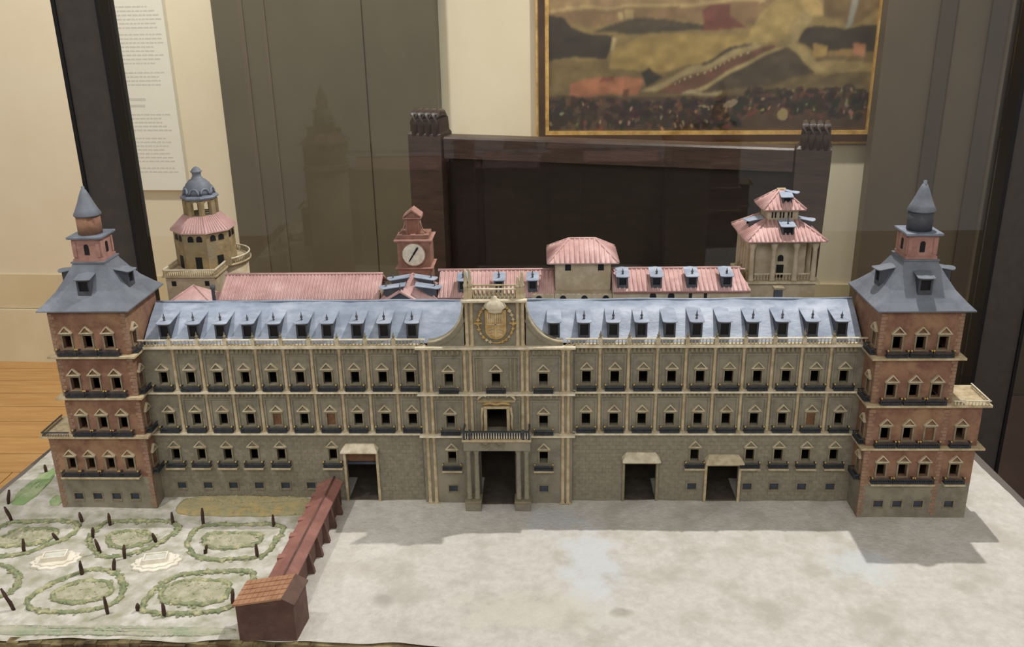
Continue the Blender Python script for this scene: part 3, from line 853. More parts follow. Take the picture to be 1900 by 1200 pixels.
# windows and balconies
for i, x in enumerate(LW):
    window_set(wing, T(x, 0, C2)); window_set(wing, T(x, 0, C1), shutter=i in (4, 6))
for i, x in enumerate(RW):
    window_set(wing, T(x, 0, C2)); window_set(wing, T(x, 0, C1), shutter=i == 8)
for x in lowL + lowR:
    window_set(wing, T(x, 0, LOWB), slab=True)
for x in basL + basR:
    basement_window(wing, T(x, 0, 0.0235))
for x in CWX:
    window_set(wing, T(x, CYF, C2)); window_set(wing, T(x, CYF, C1)); window_set(wing, T(x, CYF, LOWB), slab=True)
    basement_window(wing, T(x, CYF, 0.0235))
window_set(wing, T(CX, CYF, C2 + 0.0005), balcony=True)
# pilasters


def pil_mesh(h, w=0.0052, d=0.0042, m='trim'):
    mb = MB(); n = 7
    def half(r, z): return [(r * math.cos(PI + PI * k / n), r * 0.95 * math.sin(PI + PI * k / n), z) for k in range(n + 1)]
    r = w / 2
    mb.rings([half(r * 1.45, 0), half(r * 1.45, 0.003), half(r * 1.05, 0.0045), half(r * 1.12, h * 0.3), half(r * 0.9, h - 0.008), half(r * 1.25, h - 0.0065), half(r * 1.35, h - 0.002), half(r * 1.5, h)], True)
    mb.box(-r * 1.7, r * 1.7, -r * 1.7, 0, 0, 0.0018); mb.box(-r * 1.6, r * 1.6, -r * 1.6, 0, h - 0.002, h)
    return mb.mesh('pilaster', m)


P1 = pil_mesh(0.0795, 0.0058); P2 = pil_mesh(0.0830, 0.0058)
PG = pil_mesh(0.1420, 0.0066); PT = pil_mesh(0.0855, 0.0062)
for x in LP + RP:
    inst('pilaster', P1, wing, T(x, 0, C1)); inst('pilaster', P2, wing, T(x, 0, C2))
pairs = [-0.2177, -0.2060, -0.1442, -0.1335, -0.0413, -0.0321, 0.0316, 0.0413]
for k, x in enumerate(pairs):
    inst('pilaster', P1, wing, T(x, CYF, C1)); inst('pilaster', P2, wing, T(x, CYF, C2))
    if k in (0, 1, 6, 7):
        inst('pilaster', PG, wing, T(x, CYF, 0))
# recessed bay panels and frieze blocks
def bay(x0, x1, y):
    for base in (C1, C2):
        h = 0.064 if base == C1 else 0.0665
        m = MB()
        for a, b2 in ((x0 + 0.0045, x0 + 0.0075), (x1 - 0.0075, x1 - 0.0045)):
            m.box(a, b2, y - 0.0019, y + 0.0003, base + 0.001, base + h)
        m.box(x0 + 0.0045, x1 - 0.0045, y - 0.0019, y + 0.0003, base + h, base + h + 0.0028)
        part('bay_panel', m, 'stone', wing)
        f = MB(); n = 5
        for k in range(n):
            c = x0 + 0.006 + (x1 - x0 - 0.012) * (k + 0.5) / n
            f.box(c - 0.0022, c + 0.0022, y - 0.0032, y + 0.0003, base + h + 0.0065, base + h + 0.0145)
        part('frieze_blocks', f, 'frame', wing, True)


for A in (LP, RP):
    for i in range(8):
        bay(A[i], A[i + 1], 0)
bay(LP[8], CW0, 0); bay(CW1, RP[0], 0); bay(RP[8], 0.5555, 0)
bay(-0.2060, -0.1442, CYF); bay(-0.0321, 0.0316, CYF); bay(-0.1335, -0.0413, CYF)
for dx in (-0.034, -0.0265, 0.0265, 0.034):
    part('wall_strip', MB().box(CX + dx - 0.0018, CX + dx + 0.0018, CYF - 0.0022, CYF + 0.0003, C2 + 0.001, C2 + 0.066), 'frame', wing)
# cornices


def cornice(x0, x1, y, z, parent=wing, mname='trim_pale', h=0.0042, d=0.0115, name='cornice'):
    m = MB(); m.prism([(y + 0.0015, z - h - 0.0028), (y - d * 0.45, z - h - 0.0020), (y - d * 0.6, z - h), (y - d, z - h + 0.0008), (y - d, z), (y + 0.0015, z)], 'x', x0, x1)
    return part(name, m, mname, parent)


for (x0, x1, y) in ((-0.7325, CW0 - 0.001, 0), (CW1 + 0.001, 0.563, 0)):
    cornice(x0, x1, y, C1); cornice(x0, x1, y, C2); cornice(x0, x1, y, C3 + 0.002, h=0.0052, d=0.0125)
for z in (C2, C3 + 0.002):
    cornice(CW0 - 0.005, CW1 + 0.005, CYF, z)
cornice(CW0 - 0.005, -0.149, CYF, C1); cornice(-0.028, CW1 + 0.005, CYF, C1)
# balustrade
for (x0, x1, xs) in ((-0.7325, CW0 + 0.012, LP), (CW1 - 0.012, 0.563, RP)):
    zb, zt = C3 + 0.002, 0.3285
    root = part('balustrade_rail', MB().box(x0, x1, -0.0088, -0.0048, zt, zt + 0.0018), 'trim_pale', wing)
    part('balusters', balusters(MB(), (x0, -0.0068, 0), (x1, -0.0068, 0), zb, zt, 0.0064, 0.0014), 'trim', root, True)
    part('balustrade_plinth', MB().box(x0, x1, -0.0095, -0.0042, zb - 0.0002, zb + 0.0006), 'trim', root)
    for k, x in enumerate(xs):
        o = part('balustrade_post', MB().box(x - 0.0034, x + 0.0034, -0.0098, -0.0038, zb, zt + 0.0038), 'pediment', wing)
        inst('urn_finial', ME_URN, o, T(x, -0.0068, zt + 0.0036) @ Matrix.Scale(random.choice((0.8, 1.0, 0.9, 1.15)), 4, (0, 0, 1)))
# gable over the portal
GY0, GY1 = CYF - 0.001, 0.014
gx0, gx1 = -0.1430, -0.0340
gb = part('gable', MB().box(gx0, gx1, GY0, GY1, C3, 0.4025), 'stone', wing)


def scroll(s):
    pts = []
    for k in range(13):
        t = k / 12
        a = PI / 2 * t
        pts.append((gx0 - 0.066 * (1 - math.sin(a)), 0.3245 + 0.0775 * (1 - math.cos(a))))
    poly = [(gx0 + 0.002, C3), (gx0 - 0.066, C3)] + pts + [(gx0 + 0.002, pts[-1][1])]
    edge = [(p[0], GY0 - 0.0005, p[1]) for p in pts] 
    if s > 0:
        poly = [(2 * CX - x, z) for x, z in poly][::-1]; edge = [(2 * CX - x, y, z) for x, y, z in edge]
    o = part('gable_scroll', MB().prism(poly, 'y', GY0, GY1 - 0.003), 'stone', wing)
    part('scroll_moulding', MB().tube([(x, GY0 + 0.0015, z + 0.0008) for x, y, z in edge], 0.0022, 6), 'pediment', o)
    inner = [(x + (0.006 if s < 0 else -0.006), GY0 - 0.0002, z - 0.007) for x, y, z in edge[2:-1]]
    part('scroll_line', MB().tube(inner, 0.0009, 5), 'frame', o)


scroll(-1); scroll(1)
for x in (-0.1378, -0.1288, -0.0482, -0.0392):
    inst('gable_pilaster', PT, wing, T(x, GY0, C3 + 0.001))
gt = cornice(gx0 - 0.003, gx1 + 0.003, GY0 - 0.004, 0.4075, d=0.010)
part('gable_roof', MB().box(gx0, gx1, GY0 - 0.004, GY1 + 0.004, 0.4022, 0.4070), 'stone', wing)
gr = part('gable_balustrade', MB().box(-0.128, -0.049, -0.0125, -0.0085, 0.4225, 0.4250), 'trim_pale', wing)
part('rear_rail', MB().box(-0.128, -0.049, 0.010, 0.013, 0.4225, 0.4250), 'trim', gr)
part('baluster_row', balusters(balusters(MB(), (-0.128, -0.0105, 0), (-0.049, -0.0105, 0), 0.4070, 0.4225, 0.0066, 0.0021), (-0.128, 0.0115, 0), (-0.049, 0.0115, 0), 0.4070, 0.4225, 0.0066, 0.0021), 'trim', gr, True)
ME_STAT = MB().lathe([(0.0042, 0), (0.0046, 0.004), (0.0030, 0.007), (0.0036, 0.013), (0.0022, 0.019), (0.0026, 0.023), (0.0012, 0.028)], n=8).mesh('statue', 'pediment')
for k, x in enumerate((-0.1375, -0.1300, -0.0470, -0.0395)):
    o = part('gable_post', MB().box(x - 0.0036, x + 0.0036, -0.0138, -0.0066, 0.4070, 0.4270), 'trim', wing)
    inst('statue', ME_STAT, o, T(x, -0.010, 0.4270) @ Matrix.Scale((1.15, 1.2, 0.72, 1.05)[k], 4, (0, 0, 1)))
# coat of arms
sh = MB(); sp = []
sx, sz = CX + 0.002, 0.332
for k in range(17):
    a = PI + PI * k / 16
    sp.append((sx + 0.0185 * math.cos(a), sz + 0.018 + 0.018 * math.sin(a) ** 1))
sp = sp + [(sx + 0.0185, 0.387), (sx - 0.0185, 0.387)]
n = len(sp)
sh.rings([[(x, GY0 + 0.001, z) for x, z in sp], [(x, GY0 - 0.004, z) for x, z in sp], [(sx + (x - sx) * 0.78, GY0 - 0.0065, sz + 0.028 + (z - sz - 0.028) * 0.8) for x, z in sp]])
shield = part('shield', sh, 'gold', wing)
cr = MB(); cr.box(sx - 0.0150, sx + 0.0150, GY0 - 0.0078, GY0 - 0.0055, 0.3605, 0.3622); cr.box(sx - 0.0009, sx + 0.0009, GY0 - 0.0078, GY0 - 0.0055, 0.336, 0.384)
part('shield_cross', cr, 'pediment', shield)
qm = MB()
for qx in (-1, 1):
    for k in range(4):
        qm.box(sx + qx * 0.0085 - 0.0055 + k * 0.0031, sx + qx * 0.0085 - 0.0040 + k * 0.0031, GY0 - 0.0076, GY0 - 0.006, 0.365, 0.381)
    for k in range(3):
        qm.prism([(sx + qx * 0.0035, 0.356 - 0.0055 * k), (sx + qx * 0.0125, 0.3535 - 0.0055 * k), (sx + qx * 0.0125, 0.3515 - 0.0055 * k), (sx + qx * 0.0035, 0.354 - 0.0055 * k)], 'y', GY0 - 0.0076, GY0 - 0.006)
part('shield_charges', qm, 'pediment', shield, True)
crown = MB()
nn = 40
def cring(r, z, rip): return [(sx + (r * (1 + rip * math.cos(10 * 2 * PI * i / nn))) * math.cos(2 * PI * i / nn), GY0 - 0.010 + 0.62 * (r * (1 + rip * math.cos(10 * 2 * PI * i / nn))) * math.sin(2 * PI * i / nn), z) for i in range(nn)]
crown.rings([cring(0.0115, 0.385, 0), cring(0.0125, 0.388, 0.02), cring(0.0118, 0.389, 0.03), cring(0.0180, 0.393, 0.05), cring(0.0190, 0.397, 0.06), cring(0.0160, 0.402, 0.07), cring(0.0105, 0.407, 0.08), cring(0.004, 0.4105, 0.04), cring(0.0035, 0.4135, 0), cring(0.001, 0.415, 0)], True)
part('crown', crown, 'trim_pale', wing)
gar = part('garland', MB().tube([(sx + 0.031 * math.cos(a), GY0 - 0.0015, 0.362 + 0.0375 * math.sin(a)) for a in [math.radians(112 + 318 * k / 30) for k in range(31)]], 0.0016, 6), 'gold', wing)
for k in range(24):
    a = math.radians(118 + 306 * k / 23)
    if 262 < math.degrees(a) % 360 < 278: continue
    r0 = random.uniform(0.0024, 0.0036)
    m = MB(); c = Vector((sx + 0.031 * math.cos(a), GY0 - 0.003, 0.362 + 0.0375 * math.sin(a)))
    m.rings([[tuple(c + Vector((math.cos(t) * r0 * q * (1 + 0.35 * math.cos(4 * t)), yy, math.sin(t) * r0 * q * (1 + 0.35 * math.cos(4 * t))))) for t in [2 * PI * j / 12 for j in range(12)]] for q, yy in ((1, 0.003), (1, -0.0005), (0.45, -0.0022))], True)
    part('garland_leaf', m, random.choice(('gold', 'gold', 'pediment')), gar)
for (qx, qz) in ((-0.031, 0.362), (0.031, 0.362)):
    part('garland_cross', MB().box(sx + qx - 0.007, sx + qx + 0.007, GY0 - 0.0042, GY0, qz - 0.0014, qz + 0.0014), 'gold', gar)
# portal
PY = CYF - 0.034
part('portal_balcony_slab', MB().prism([(CYF, 0.142), (PY + 0.004, 0.142), (PY, 0.1455), (PY, 0.1490), (CYF, 0.1490)], 'x', -0.1510, -0.0260), 'trim', wing)
pb = part('portal_balcony_rail', MB().box(-0.1485, -0.0285, PY + 0.001, PY + 0.0045, 0.1625, 0.1655), 'iron', wing)
m = MB()
for x in (-0.1475, -0.0295):
    m.box(x - 0.0012, x + 0.0012, PY + 0.0045, CYF, 0.1625, 0.1655)
part('side_rail', m, 'iron', pb)['kind'] = 'stuff'
m = MB(); balusters(m, (-0.147, PY + 0.0028, 0), (-0.030, PY + 0.0028, 0), 0.149, 0.1625, 0.0046, 0.0014)
for x in (-0.1475, -0.0295): balusters(m, (x, PY + 0.005, 0), (x, CYF, 0), 0.149, 0.1625, 0.0046, 0.0014)
part('portal_balusters', m, 'trim_pale', pb, True)
part('portal_back_screen', MB().box(-0.1475, -0.0295, PY + 0.0052, PY + 0.0058, 0.149, 0.1625), 'iron', pb)
for x in (-0.147, -0.1365, -0.0405, -0.030):
    o = part('balcony_post', MB().box(x - 0.0018, x + 0.0018, PY + 0.0008, PY + 0.005, 0.149, 0.1675), 'iron', pb)
part('portal_lintel', MB().box(-0.1490, -0.0280, PY + 0.006, CYF, 0.124, 0.142), 'stone', wing)
for x in (-0.109, -0.083):
    part('lintel_swag', MB().tube([(x - 0.008, PY + 0.005, 0.139), (x - 0.004, PY + 0.004, 0.1345), (x, PY + 0.004, 0.133), (x + 0.004, PY + 0.004, 0.1345), (x + 0.008, PY + 0.005, 0.139)], 0.0014, 6), 'frame', wing)
ME_COL = MB().lathe([(0.0060, 0), (0.0060, 0.003), (0.0048, 0.0045), (0.0049, 0.03), (0.0042, 0.094), (0.0052, 0.0965), (0.0060, 0.100), (0.0062, 0.105)], n=14).mesh('portal_column', 'stone_block')
for x0 in (-0.1418, -0.1270, -0.0500, -0.0352):
    inst('portal_column', ME_COL, wing, T(x0, PY + 0.016, 0.0195))
for xa, xb in ((-0.1500, -0.1190), (-0.0580, -0.0270)):
    o = part('column_pedestal', MB().bevbox(xa + 0.001, xb - 0.001, PY + 0.004, CYF + 0.001, -0.003, 0.0155, 0.001), 'stone', wing)
    part('pedestal_cap', MB().bevbox(xa, xb, PY + 0.003, CYF + 0.001, 0.0155, 0.0198, 0.001), 'frame', o)
jm = MB(); jm.box(-0.1235, -0.1205, CYF - 0.003, CYF + 0.001, 0, 0.1225); jm.box(-0.0565, -0.0535, CYF - 0.003, CYF + 0.001, 0, 0.1225); jm.box(-0.1205, -0.0565, CYF - 0.003, CYF + 0.001, 0.119, 0.1225)
part('portal_frame', jm, 'stone_dark', wing)
part('portal_threshold', MB().box(-0.1205, -0.0565, CYF - 0.004, 0.0845, -0.003, 0.002), 'stone_dark', wing)
# middle balcony door surround
jm = MB()
for a, b2 in ((-0.1120, -0.1065), (-0.0705, -0.0650)):
    jm.box(a, b2, CYF - 0.004, CYF + 0.001, 0.149, 0.197)
jm.box(-0.1120, -0.0650, CYF - 0.004, CYF + 0.001, 0.1965, 0.2015)
dfm = part('door_surround', jm, 'trim', wing)
for s in (-1, 1):
    c = CX + s * 0.0235
    part('scroll_bracket', MB().tube([(c + s * 0.0055, CYF - 0.002, 0.150), (c + s * 0.0035, CYF - 0.003, 0.165), (c + s * 0.0045, CYF - 0.003, 0.182), (c + s * 0.002, CYF - 0.003, 0.200)], [0.0026, 0.0022, 0.0022, 0.0028], 7), 'trim', dfm)
    part('broken_pediment', MB().tube([(CX + s * 0.034, CYF - 0.004, 0.2145), (CX + s * 0.030, CYF - 0.005, 0.2215), (CX + s * 0.024, CYF - 0.005, 0.2255), (CX + s * 0.018, CYF - 0.005, 0.2235)], [0.002, 0.0026, 0.0028, 0.0034], 7), 'trim_pale', dfm)
part('door_frieze', MB().tube([(CX - 0.024, CYF - 0.002, 0.205), (CX - 0.012, CYF - 0.004, 0.2085), (CX, CYF - 0.005, 0.206), (CX + 0.012, CYF - 0.004, 0.2085), (CX + 0.024, CYF - 0.002, 0.205)], 0.0028, 7), 'gold', dfm)
part('door_entablature', MB().prism([(CYF, 0.2105), (CYF - 0.006, 0.2105), (CYF - 0.009, 0.2145), (CYF, 0.2145)], 'x', CX - 0.034, CX + 0.034), 'trim', dfm)
# side doors with sloping hoods
for k, (x0, x1, zt) in enumerate(doors):
    m = MB(); t = 0.0046
    m.box(x0 - t, x0, -0.004, 0.001, -0.003, zt + t * 0.8); m.box(x1, x1 + t, -0.004, 0.001, -0.003, zt + t * 0.8); m.box(x0, x1, -0.004, 0.001, zt, zt + t * 0.8)
    df = part('door_surround', m, 'trim' if k != 1 else 'frame', wing)
    if k == 1:
        part('door_lintel', MB().box(x0 - t, x1 + t, -0.0046, 0.0, zt + 0.001, zt + 0.005), 'trim', df)
    z1 = zt + (0.0085 if k == 0 else 0.0105)
    m = MB()
    xa, xb = x0 - 0.0060, x1 + 0.0060
    m.rings([[(xa, -0.020, z1), (xb, -0.020, z1), (xb, 0.0, z1), (xa, 0.0, z1)],
             [(xa, -0.0205, z1 + 0.003), (xb, -0.0205, z1 + 0.003), (xb, 0.0, z1 + 0.003), (xa, 0.0, z1 + 0.003)],
             [(xa + 0.008, -0.003, z1 + 0.0125), (xb - 0.008, -0.003, z1 + 0.0125), (xb - 0.008, 0.0, z1 + 0.0125), (xa + 0.008, 0.0, z1 + 0.0125)]])
    part('door_hood', m, 'trim_pale' if k != 2 else 'pediment', df)
    part('passage_floor', MB().box(x0, x1, 0.001, 0.0845, -0.004, 0.0015), 'stone_dark', df)
m = MB(); x0, x1, zt = doors[0]
m.box(x0, x1, 0.009, 0.011, 0.078, zt)
part('door_transom_board', m, 'board_brown', wing)
part('door_rail', MB().box(x0, x1, 0.004, 0.009, 0.0735, 0.078), 'pane_blue', wing)
# roof
RF0, RFZ0, RR, RRZ, RB = 0.0065, 0.3170, 0.086, 0.3715, 0.1665
m = MB()
nx = 60
prof = [(RF0, RFZ0), (0.03, 0.3345), (0.058, 0.3545), (RR, RRZ), (0.12, 0.3505), (RB, RFZ0)]
rs = []
for i in range(nx + 1):
    x = -0.729 + (0.5595 + 0.729) * i / nx
    w = 0.0008 * math.sin(x * 40) + 0.0006 * math.sin(x * 93 + 1)
    rs.append([(x, y, z + (w if 0 < k < 5 else 0)) for k, (y, z) in enumerate(prof)])
m.rings(rs, True, cap=False, close=False)
m.add([rs[0][k] for k in range(6)], [tuple(range(6))]); m.add([rs[-1][k] for k in range(6)], [tuple(range(6))[::-1]])
roof = part('roof', m, 'slate', wing)
part('ridge_strip', MB().tube([(-0.729 + (0.5595 + 0.729) * i / 20, RR, RRZ + 0.001 * math.sin(i * 1.9)) for i in range(21)], 0.0020, 6), 'slate', roof)
dl = [-0.6900, -0.6369, -0.5872, -0.5376, -0.4897, -0.4387, -0.3926, -0.3386, -0.2895, -0.2389]
dr = [0.0160, 0.0695, 0.1215, 0.1717, 0.2218, 0.2691, 0.3184, 0.3681, 0.4195, 0.4723, 0.5235]
for k, x in enumerate(dl):
    dormer(wing, T(x, 0.015, 0.3190), fin=True, fin_h=0.7 if k in (3, 6) else 1.0)
for k, x in enumerate(dr):
    dormer(wing, T(x, 0.015, 0.3190), fin=k not in (0, 4, 6), fin_h=0.75 if k == 10 else 1.0)
o = part('chimney', MB().lathe([(0.0040, 0.345), (0.0046, 0.352), (0.0034, 0.356), (0.0034, 0.392), (0.0048, 0.394), (0.0048, 0.400)], -0.6215, 0.095, 10), 'slate_body', wing)
o = part('chimney', MB().box(0.4285, 0.4425, 0.118, 0.130, 0.335, 0.378), 'slate_body', wing)
part('chimney_cap', MB().box(0.4260, 0.4450, 0.1155, 0.1325, 0.378, 0.3815), 'frame', o)


# ================================================================== CORNER TOWERS
def corner_tower(x0, x1, y0, y1, levels, lowtop, ext, winx, lowx, basx, inner, label, ecx=None, drum_mat='brick', shutters=(), extwin=None):
    """levels: cornice heights from the lowest up; ext: (xa, xb, ztop) low block beside; inner: +1 if the palace is on the right"""
    cx, cy = (x0 + x1) / 2, (y0 + y1) / 2
    EZ = 0.3975
    tw = thing('corner_tower', label, 'tower', (cx, cy, 0), group='spired corner towers')
    zb = 0.0690
    lx0, lx1 = min(x0, ext[0]), max(x1, ext[1])
    F = lambda a, d, z: (a, y0 + d, z)
    R = lambda a, d, z: (x1 - d, a, z)
    Lf = lambda a, d, z: (x0 + d, a, z)
    B = lambda a, d, z: (a, y1 - d, z)
    hs = [hole(x, lv) for x in winx for lv in levels]
    lowh = [hole(x, LOWB) for x in lowx]
    bash = [bhole(x, 0.0205) for x in basx]
    eh = [hole(extwin, levels[0])] if extwin else []
    ywin = y0 + 0.0225
    shs = [(ywin - WW / 2, ywin + WW / 2, lv + OPEN0, lv + OPEN0 + WH) for lv in levels + [LOWB]]
    # stone base storey
    ya = y0 + 0.066
    m = MB()
    wall_mb(m, lx0, lx1, -0.002, zb, bash, F); wall_mb(m, x0, x1, -0.002, zb, [], B)
    wall_mb(m, y0, y1, -0.002, zb, [], R); wall_mb(m, y0, y1, -0.002, zb, [], Lf)
    xo = ext[0] if ext[0] < x0 else ext[1]; sg = 1 if ext[0] < x0 else -1
    wall_mb(m, y0, ya, -0.002, zb, [], lambda a, d, z: (xo + sg * d, a, z)); wall_mb(m, ext[0], ext[1], -0.002, zb, [], lambda a, d, z: (a, ya - d, z))
    part('stone_base', m, 'stone', tw)
    # brick storeys
    m = MB()
    wall_mb(m, x0, x1, zb, EZ, hs + [h for h in lowh if x0 < h[0] and h[1] < x1], F)
    wall_mb(m, x0, x1, zb, EZ, [], B)
    wall_mb(m, y0, y1, zb, EZ, shs if inner > 0 else [], R); wall_mb(m, y0, y1, zb, EZ, shs if inner < 0 else [], Lf)
    part('brick_wall', m, 'brick', tw)
    m = MB()
    xa, xb, zt = ext
    eholes = eh + [h for h in lowh if xa < h[0] and h[1] < xb]
    wall_mb(m, xa, xb, zb, zt, eholes, F); wall_mb(m, xa, xb, zb, zt, [], lambda a, d, z: (a, ya - d, z))
    wall_mb(m, y0, ya, zb, zt, [], lambda a, d, z: (xo + sg * d, a, z))
    m.box(xa, xb, y0 + 0.001, ya - 0.001, zt - 0.003, zt)
    part('annex_wall', m, 'brick', tw)
    for zf in [zb] + levels + [EZ - 0.004]:
        part('storey_floor', MB().box(x0 + 0.009, x1 - 0.009, y0 + 0.009, y1 - 0.009, zf - 0.003, zf), 'stone_dark', tw)
    # cornices all round
    for k, lv in enumerate(levels):
        d = 0.0105
        m = MB()
        def rg(a, b2, c, e, k=0.0): m.rings([[(a - q - k, c - q - k, z + k), (b2 + q + k, c - q - k, z + k), (b2 + q + k, e + q + k, z + k), (a - q - k, e + q + k, z + k)] for q, z in ((0.0, lv - 0.007), (d * 0.5, lv - 0.005), (d, lv - 0.0038), (d, lv))])
        rg(x0, x1, y0, y1)
        if lv <= zt + 0.012:
            m2 = MB(); m, m1 = m2, m
            rg(xa, xb, y0, ya, 0.0005)
            part('annex_cornice', m2, 'trim', tw)
            m = m1
        part('cornice', m, 'trim', tw)
    # windows
    for k, lv in enumerate(levels):
        for i, x in enumerate(winx):
            window_set(tw, T(x, y0, lv), shutter=(k, i) in shutters)
        W = T(x1, ywin, lv, rz=PI / 2) if inner > 0 else T(x0, ywin, lv, rz=-PI / 2)
        window_set(tw, W, balls=False)
    for x in lowx: window_set(tw, T(x, y0, LOWB), slab=True)
    window_set(tw, T(x1, ywin, LOWB, rz=PI / 2) if inner > 0 else T(x0, ywin, LOWB, rz=-PI / 2), slab=False, balls=False)
    for x in basx: basement_window(tw, T(x, y0, 0.0205))
    if extwin: window_set(tw, T(extwin, y0, levels[0]))
    # quoins at the two front corners
    q = {}
    for ln in (0.010, 0.0065):
        q[ln] = MB().bevbox(-ln, 0.0008, -0.0008, ln * 0.6, 0, 0.0056, 0.0004).mesh('quoin', 'quoin')
    z = 0.004; k = 0
    while z < EZ - 0.008:
        if not any(lv - 0.0125 < z < lv + 0.0005 for lv in levels):
            for xc, flip in ((x1, 1), (x0 if z > zt or ext[0] >= x1 else ext[0], -1)):
                if xc == x1 and ext[0] >= x1 and z < zt: xc = x1
                me = q[0.010 if k % 2 else 0.0065]
                inst('quoin', me, tw, T(xc, y0, z) if flip > 0 else T(xc, y0, z) @ Matrix.Scale(-1, 4, (1, 0, 0)))
        z += 0.0066; k += 1
    # annex terrace
    px0, px1 = (xa - 0.008, x0) if xa < x0 else (x1, xb + 0.008)
    lvT = [lv for lv in levels if abs(lv - zt) < 0.013][0]
    ter = part('terrace_rail', rail(MB(), (px0 + 0.001, y0 - 0.0085, 0), (px1, y0 - 0.0085, 0), lvT + 0.0075, lvT + 0.0092, 0.0025), 'iron' if inner > 0 else 'trim_pale', tw)
    xe = px0 + 0.002 if xa < x0 else px1 - 0.002
    part('terrace_side_rail', rail(MB(), (xe, y0 - 0.0085, 0), (xe, ya, 0), lvT + 0.0075, lvT + 0.0092, 0.0025), 'iron' if inner > 0 else 'trim_pale', ter)
    m = MB(); balusters(m, (px0 + 0.001, y0 - 0.0085, 0), (px1, y0 - 0.0085, 0), lvT, lvT + 0.0075, 0.0055 if inner < 0 else 0.003, 0.0014 if inner < 0 else 0.0007); balusters(m, (xe, y0 - 0.0085, 0), (xe, ya, 0), lvT, lvT + 0.0075, 0.0055 if inner < 0 else 0.003, 0.0014 if inner < 0 else 0.0007)
    part('terrace_balusters', m, 'iron' if inner > 0 else 'trim_pale', ter, True)
    # bell-cast roof
    ov = 0.0125; hw = (x1 - x0) / 2 + ov; hd = (y1 - y0) / 2 + ov
    prof = [(1.0, 0.0, 0.0), (1.0, 0.0, 0.0022), (0.86, 0.5, 0.0125), (0.66, 0.0, 0.0300), (0.50, 0.0, 0.0500), (0.40, 0.0, 0.0680), (0.36, 0.0, 0.0745)]
    rs = []
    for s, _, z in prof:
        s2x, s2y = hw * s, hd * s
        if s < 0.4: s2x = s2y = 0.0275
        elif s < 0.45: s2x = s2y = 0.0300
        rs.append([(cx - s2x, cy - s2y, EZ + z), (cx + s2x, cy - s2y, EZ + z), (cx + s2x, cy + s2y, EZ + z), (cx - s2x, cy + s2y, EZ + z)])
    roof = part('roof', MB().rings(rs), 'slate_dark', tw)
    for rz, off in ((0, hd), (PI / 2, hw), (PI, hd), (-PI / 2, hw)):
        W = T(cx, cy, EZ + 0.024, rz=rz) @ T(0, -off * 0.74, 0)
        dormer(tw, W, w=0.0230, h=0.0285, depth=0.030, fin=False, lid_mat='slate_dark')
    # lantern, drum, spire
    z0 = EZ + 0.0735
    part('lantern_sill', MB().box(cx - 0.0300, cx + 0.0300, cy - 0.0300, cy + 0.0300, z0, z0 + 0.0026), 'slate_dark', tw)
    lb = part('lantern', MB().box(cx - 0.0245, cx + 0.0245, cy - 0.0245, cy + 0.0245, z0 + 0.0026, z0 + 0.0415), 'brick_pink', tw)
    part('lantern_plinth', MB().box(cx - 0.0262, cx + 0.0262, cy - 0.0262, cy + 0.0262, z0 + 0.0026, z0 + 0.0075), 'brick_pink', lb)
    for rz in (0, PI / 2, PI, -PI / 2):
        W = T(cx, cy, z0 + 0.0105, rz=rz) @ T(0, -0.0245, 0)
        for px in (-0.0205, 0.0205):
            inst('corner_strip', STRIP, lb, W @ T(px, 0, 0))
        inst('lantern_window', LWIN, lb, W)
    part('lantern_cornice', MB().rings([[(cx - q, cy - q, z), (cx + q, cy - q, z), (cx + q, cy + q, z), (cx - q, cy + q, z)] for q, z in ((0.0245, z0 + 0.0415), (0.0300, z0 + 0.0435), (0.0305, z0 + 0.0460), (0.0300, z0 + 0.0475))]), 'slate_lid', tw)
    part('drum', MB().lathe([(0.0205, z0 + 0.0475), (0.0205, z0 + 0.0800)], cx, cy, 20), drum_mat, tw)
    part('spire', MB().lathe([(0.0225, z0 + 0.0800), (0.0232, z0 + 0.0822), (0.0185, z0 + 0.0915), (0.0130, z0 + 0.1040), (0.0080, z0 + 0.1170), (0.0042, z0 + 0.1250), (0.0030, z0 + 0.1255), (0.0028, z0 + 0.1305), (0.0012, z0 + 0.1312)], cx, cy, 20), 'slate_dark', tw)
    return tw


LWIN = MB()
LWIN.prism(arch_poly(0, 0.004, 0.0085, 0.019), 'y', -0.0008, 0.0)
LWIN = LWIN.mesh('lantern_window', 'void')
STRIP = MB().box(-0.003, 0.003, -0.0014, 0, 0, 0.029).mesh('corner_strip', 'brick_pink')
corner_tower(-0.8700, -0.7335, -0.0360, 0.0980, [0.1560, 0.2340, 0.3140], 0.156, (-0.9140, -0.8700, 0.1510), [-0.8435, -0.8065, -0.7685], [-0.8800, -0.8438, -0.8066, -0.7700], [-0.8790, -0.8428, -0.8066, -0.7716], 1,
             'brick corner tower with slate spire and pink lantern standing in the garden')
corner_tower(0.5640, 0.7000, -0.0560, 0.0780, [0.1440, 0.2265, 0.3145], 0.2265, (0.7000, 0.7560, 0.2210), [0.5945, 0.6335, 0.6710], [0.5962, 0.6338, 0.6709, 0.7240], [0.5993, 0.6329, 0.6703, 0.7245], -1,
             'brick corner tower with slate spire and side annex on the bare forecourt', drum_mat='slate_body', shutters=((0, 2),), extwin=0.7240)

# ================================================================== REAR BUILDINGS
def block_walls(parent, x0, x1, y0, y1, z1, material, name='wall'):
    return part(name, MB().box(x0, x1, y0, y1, -0.002, z1), material, parent)


def arch_window(parent, x, y, z, w=0.0105, h=0.016, material='void', name='arched_window', proud=0.0006):
    return part(name, MB().prism(arch_poly(x, z, w, h), 'y', y - proud, y + 0.002), material, parent)


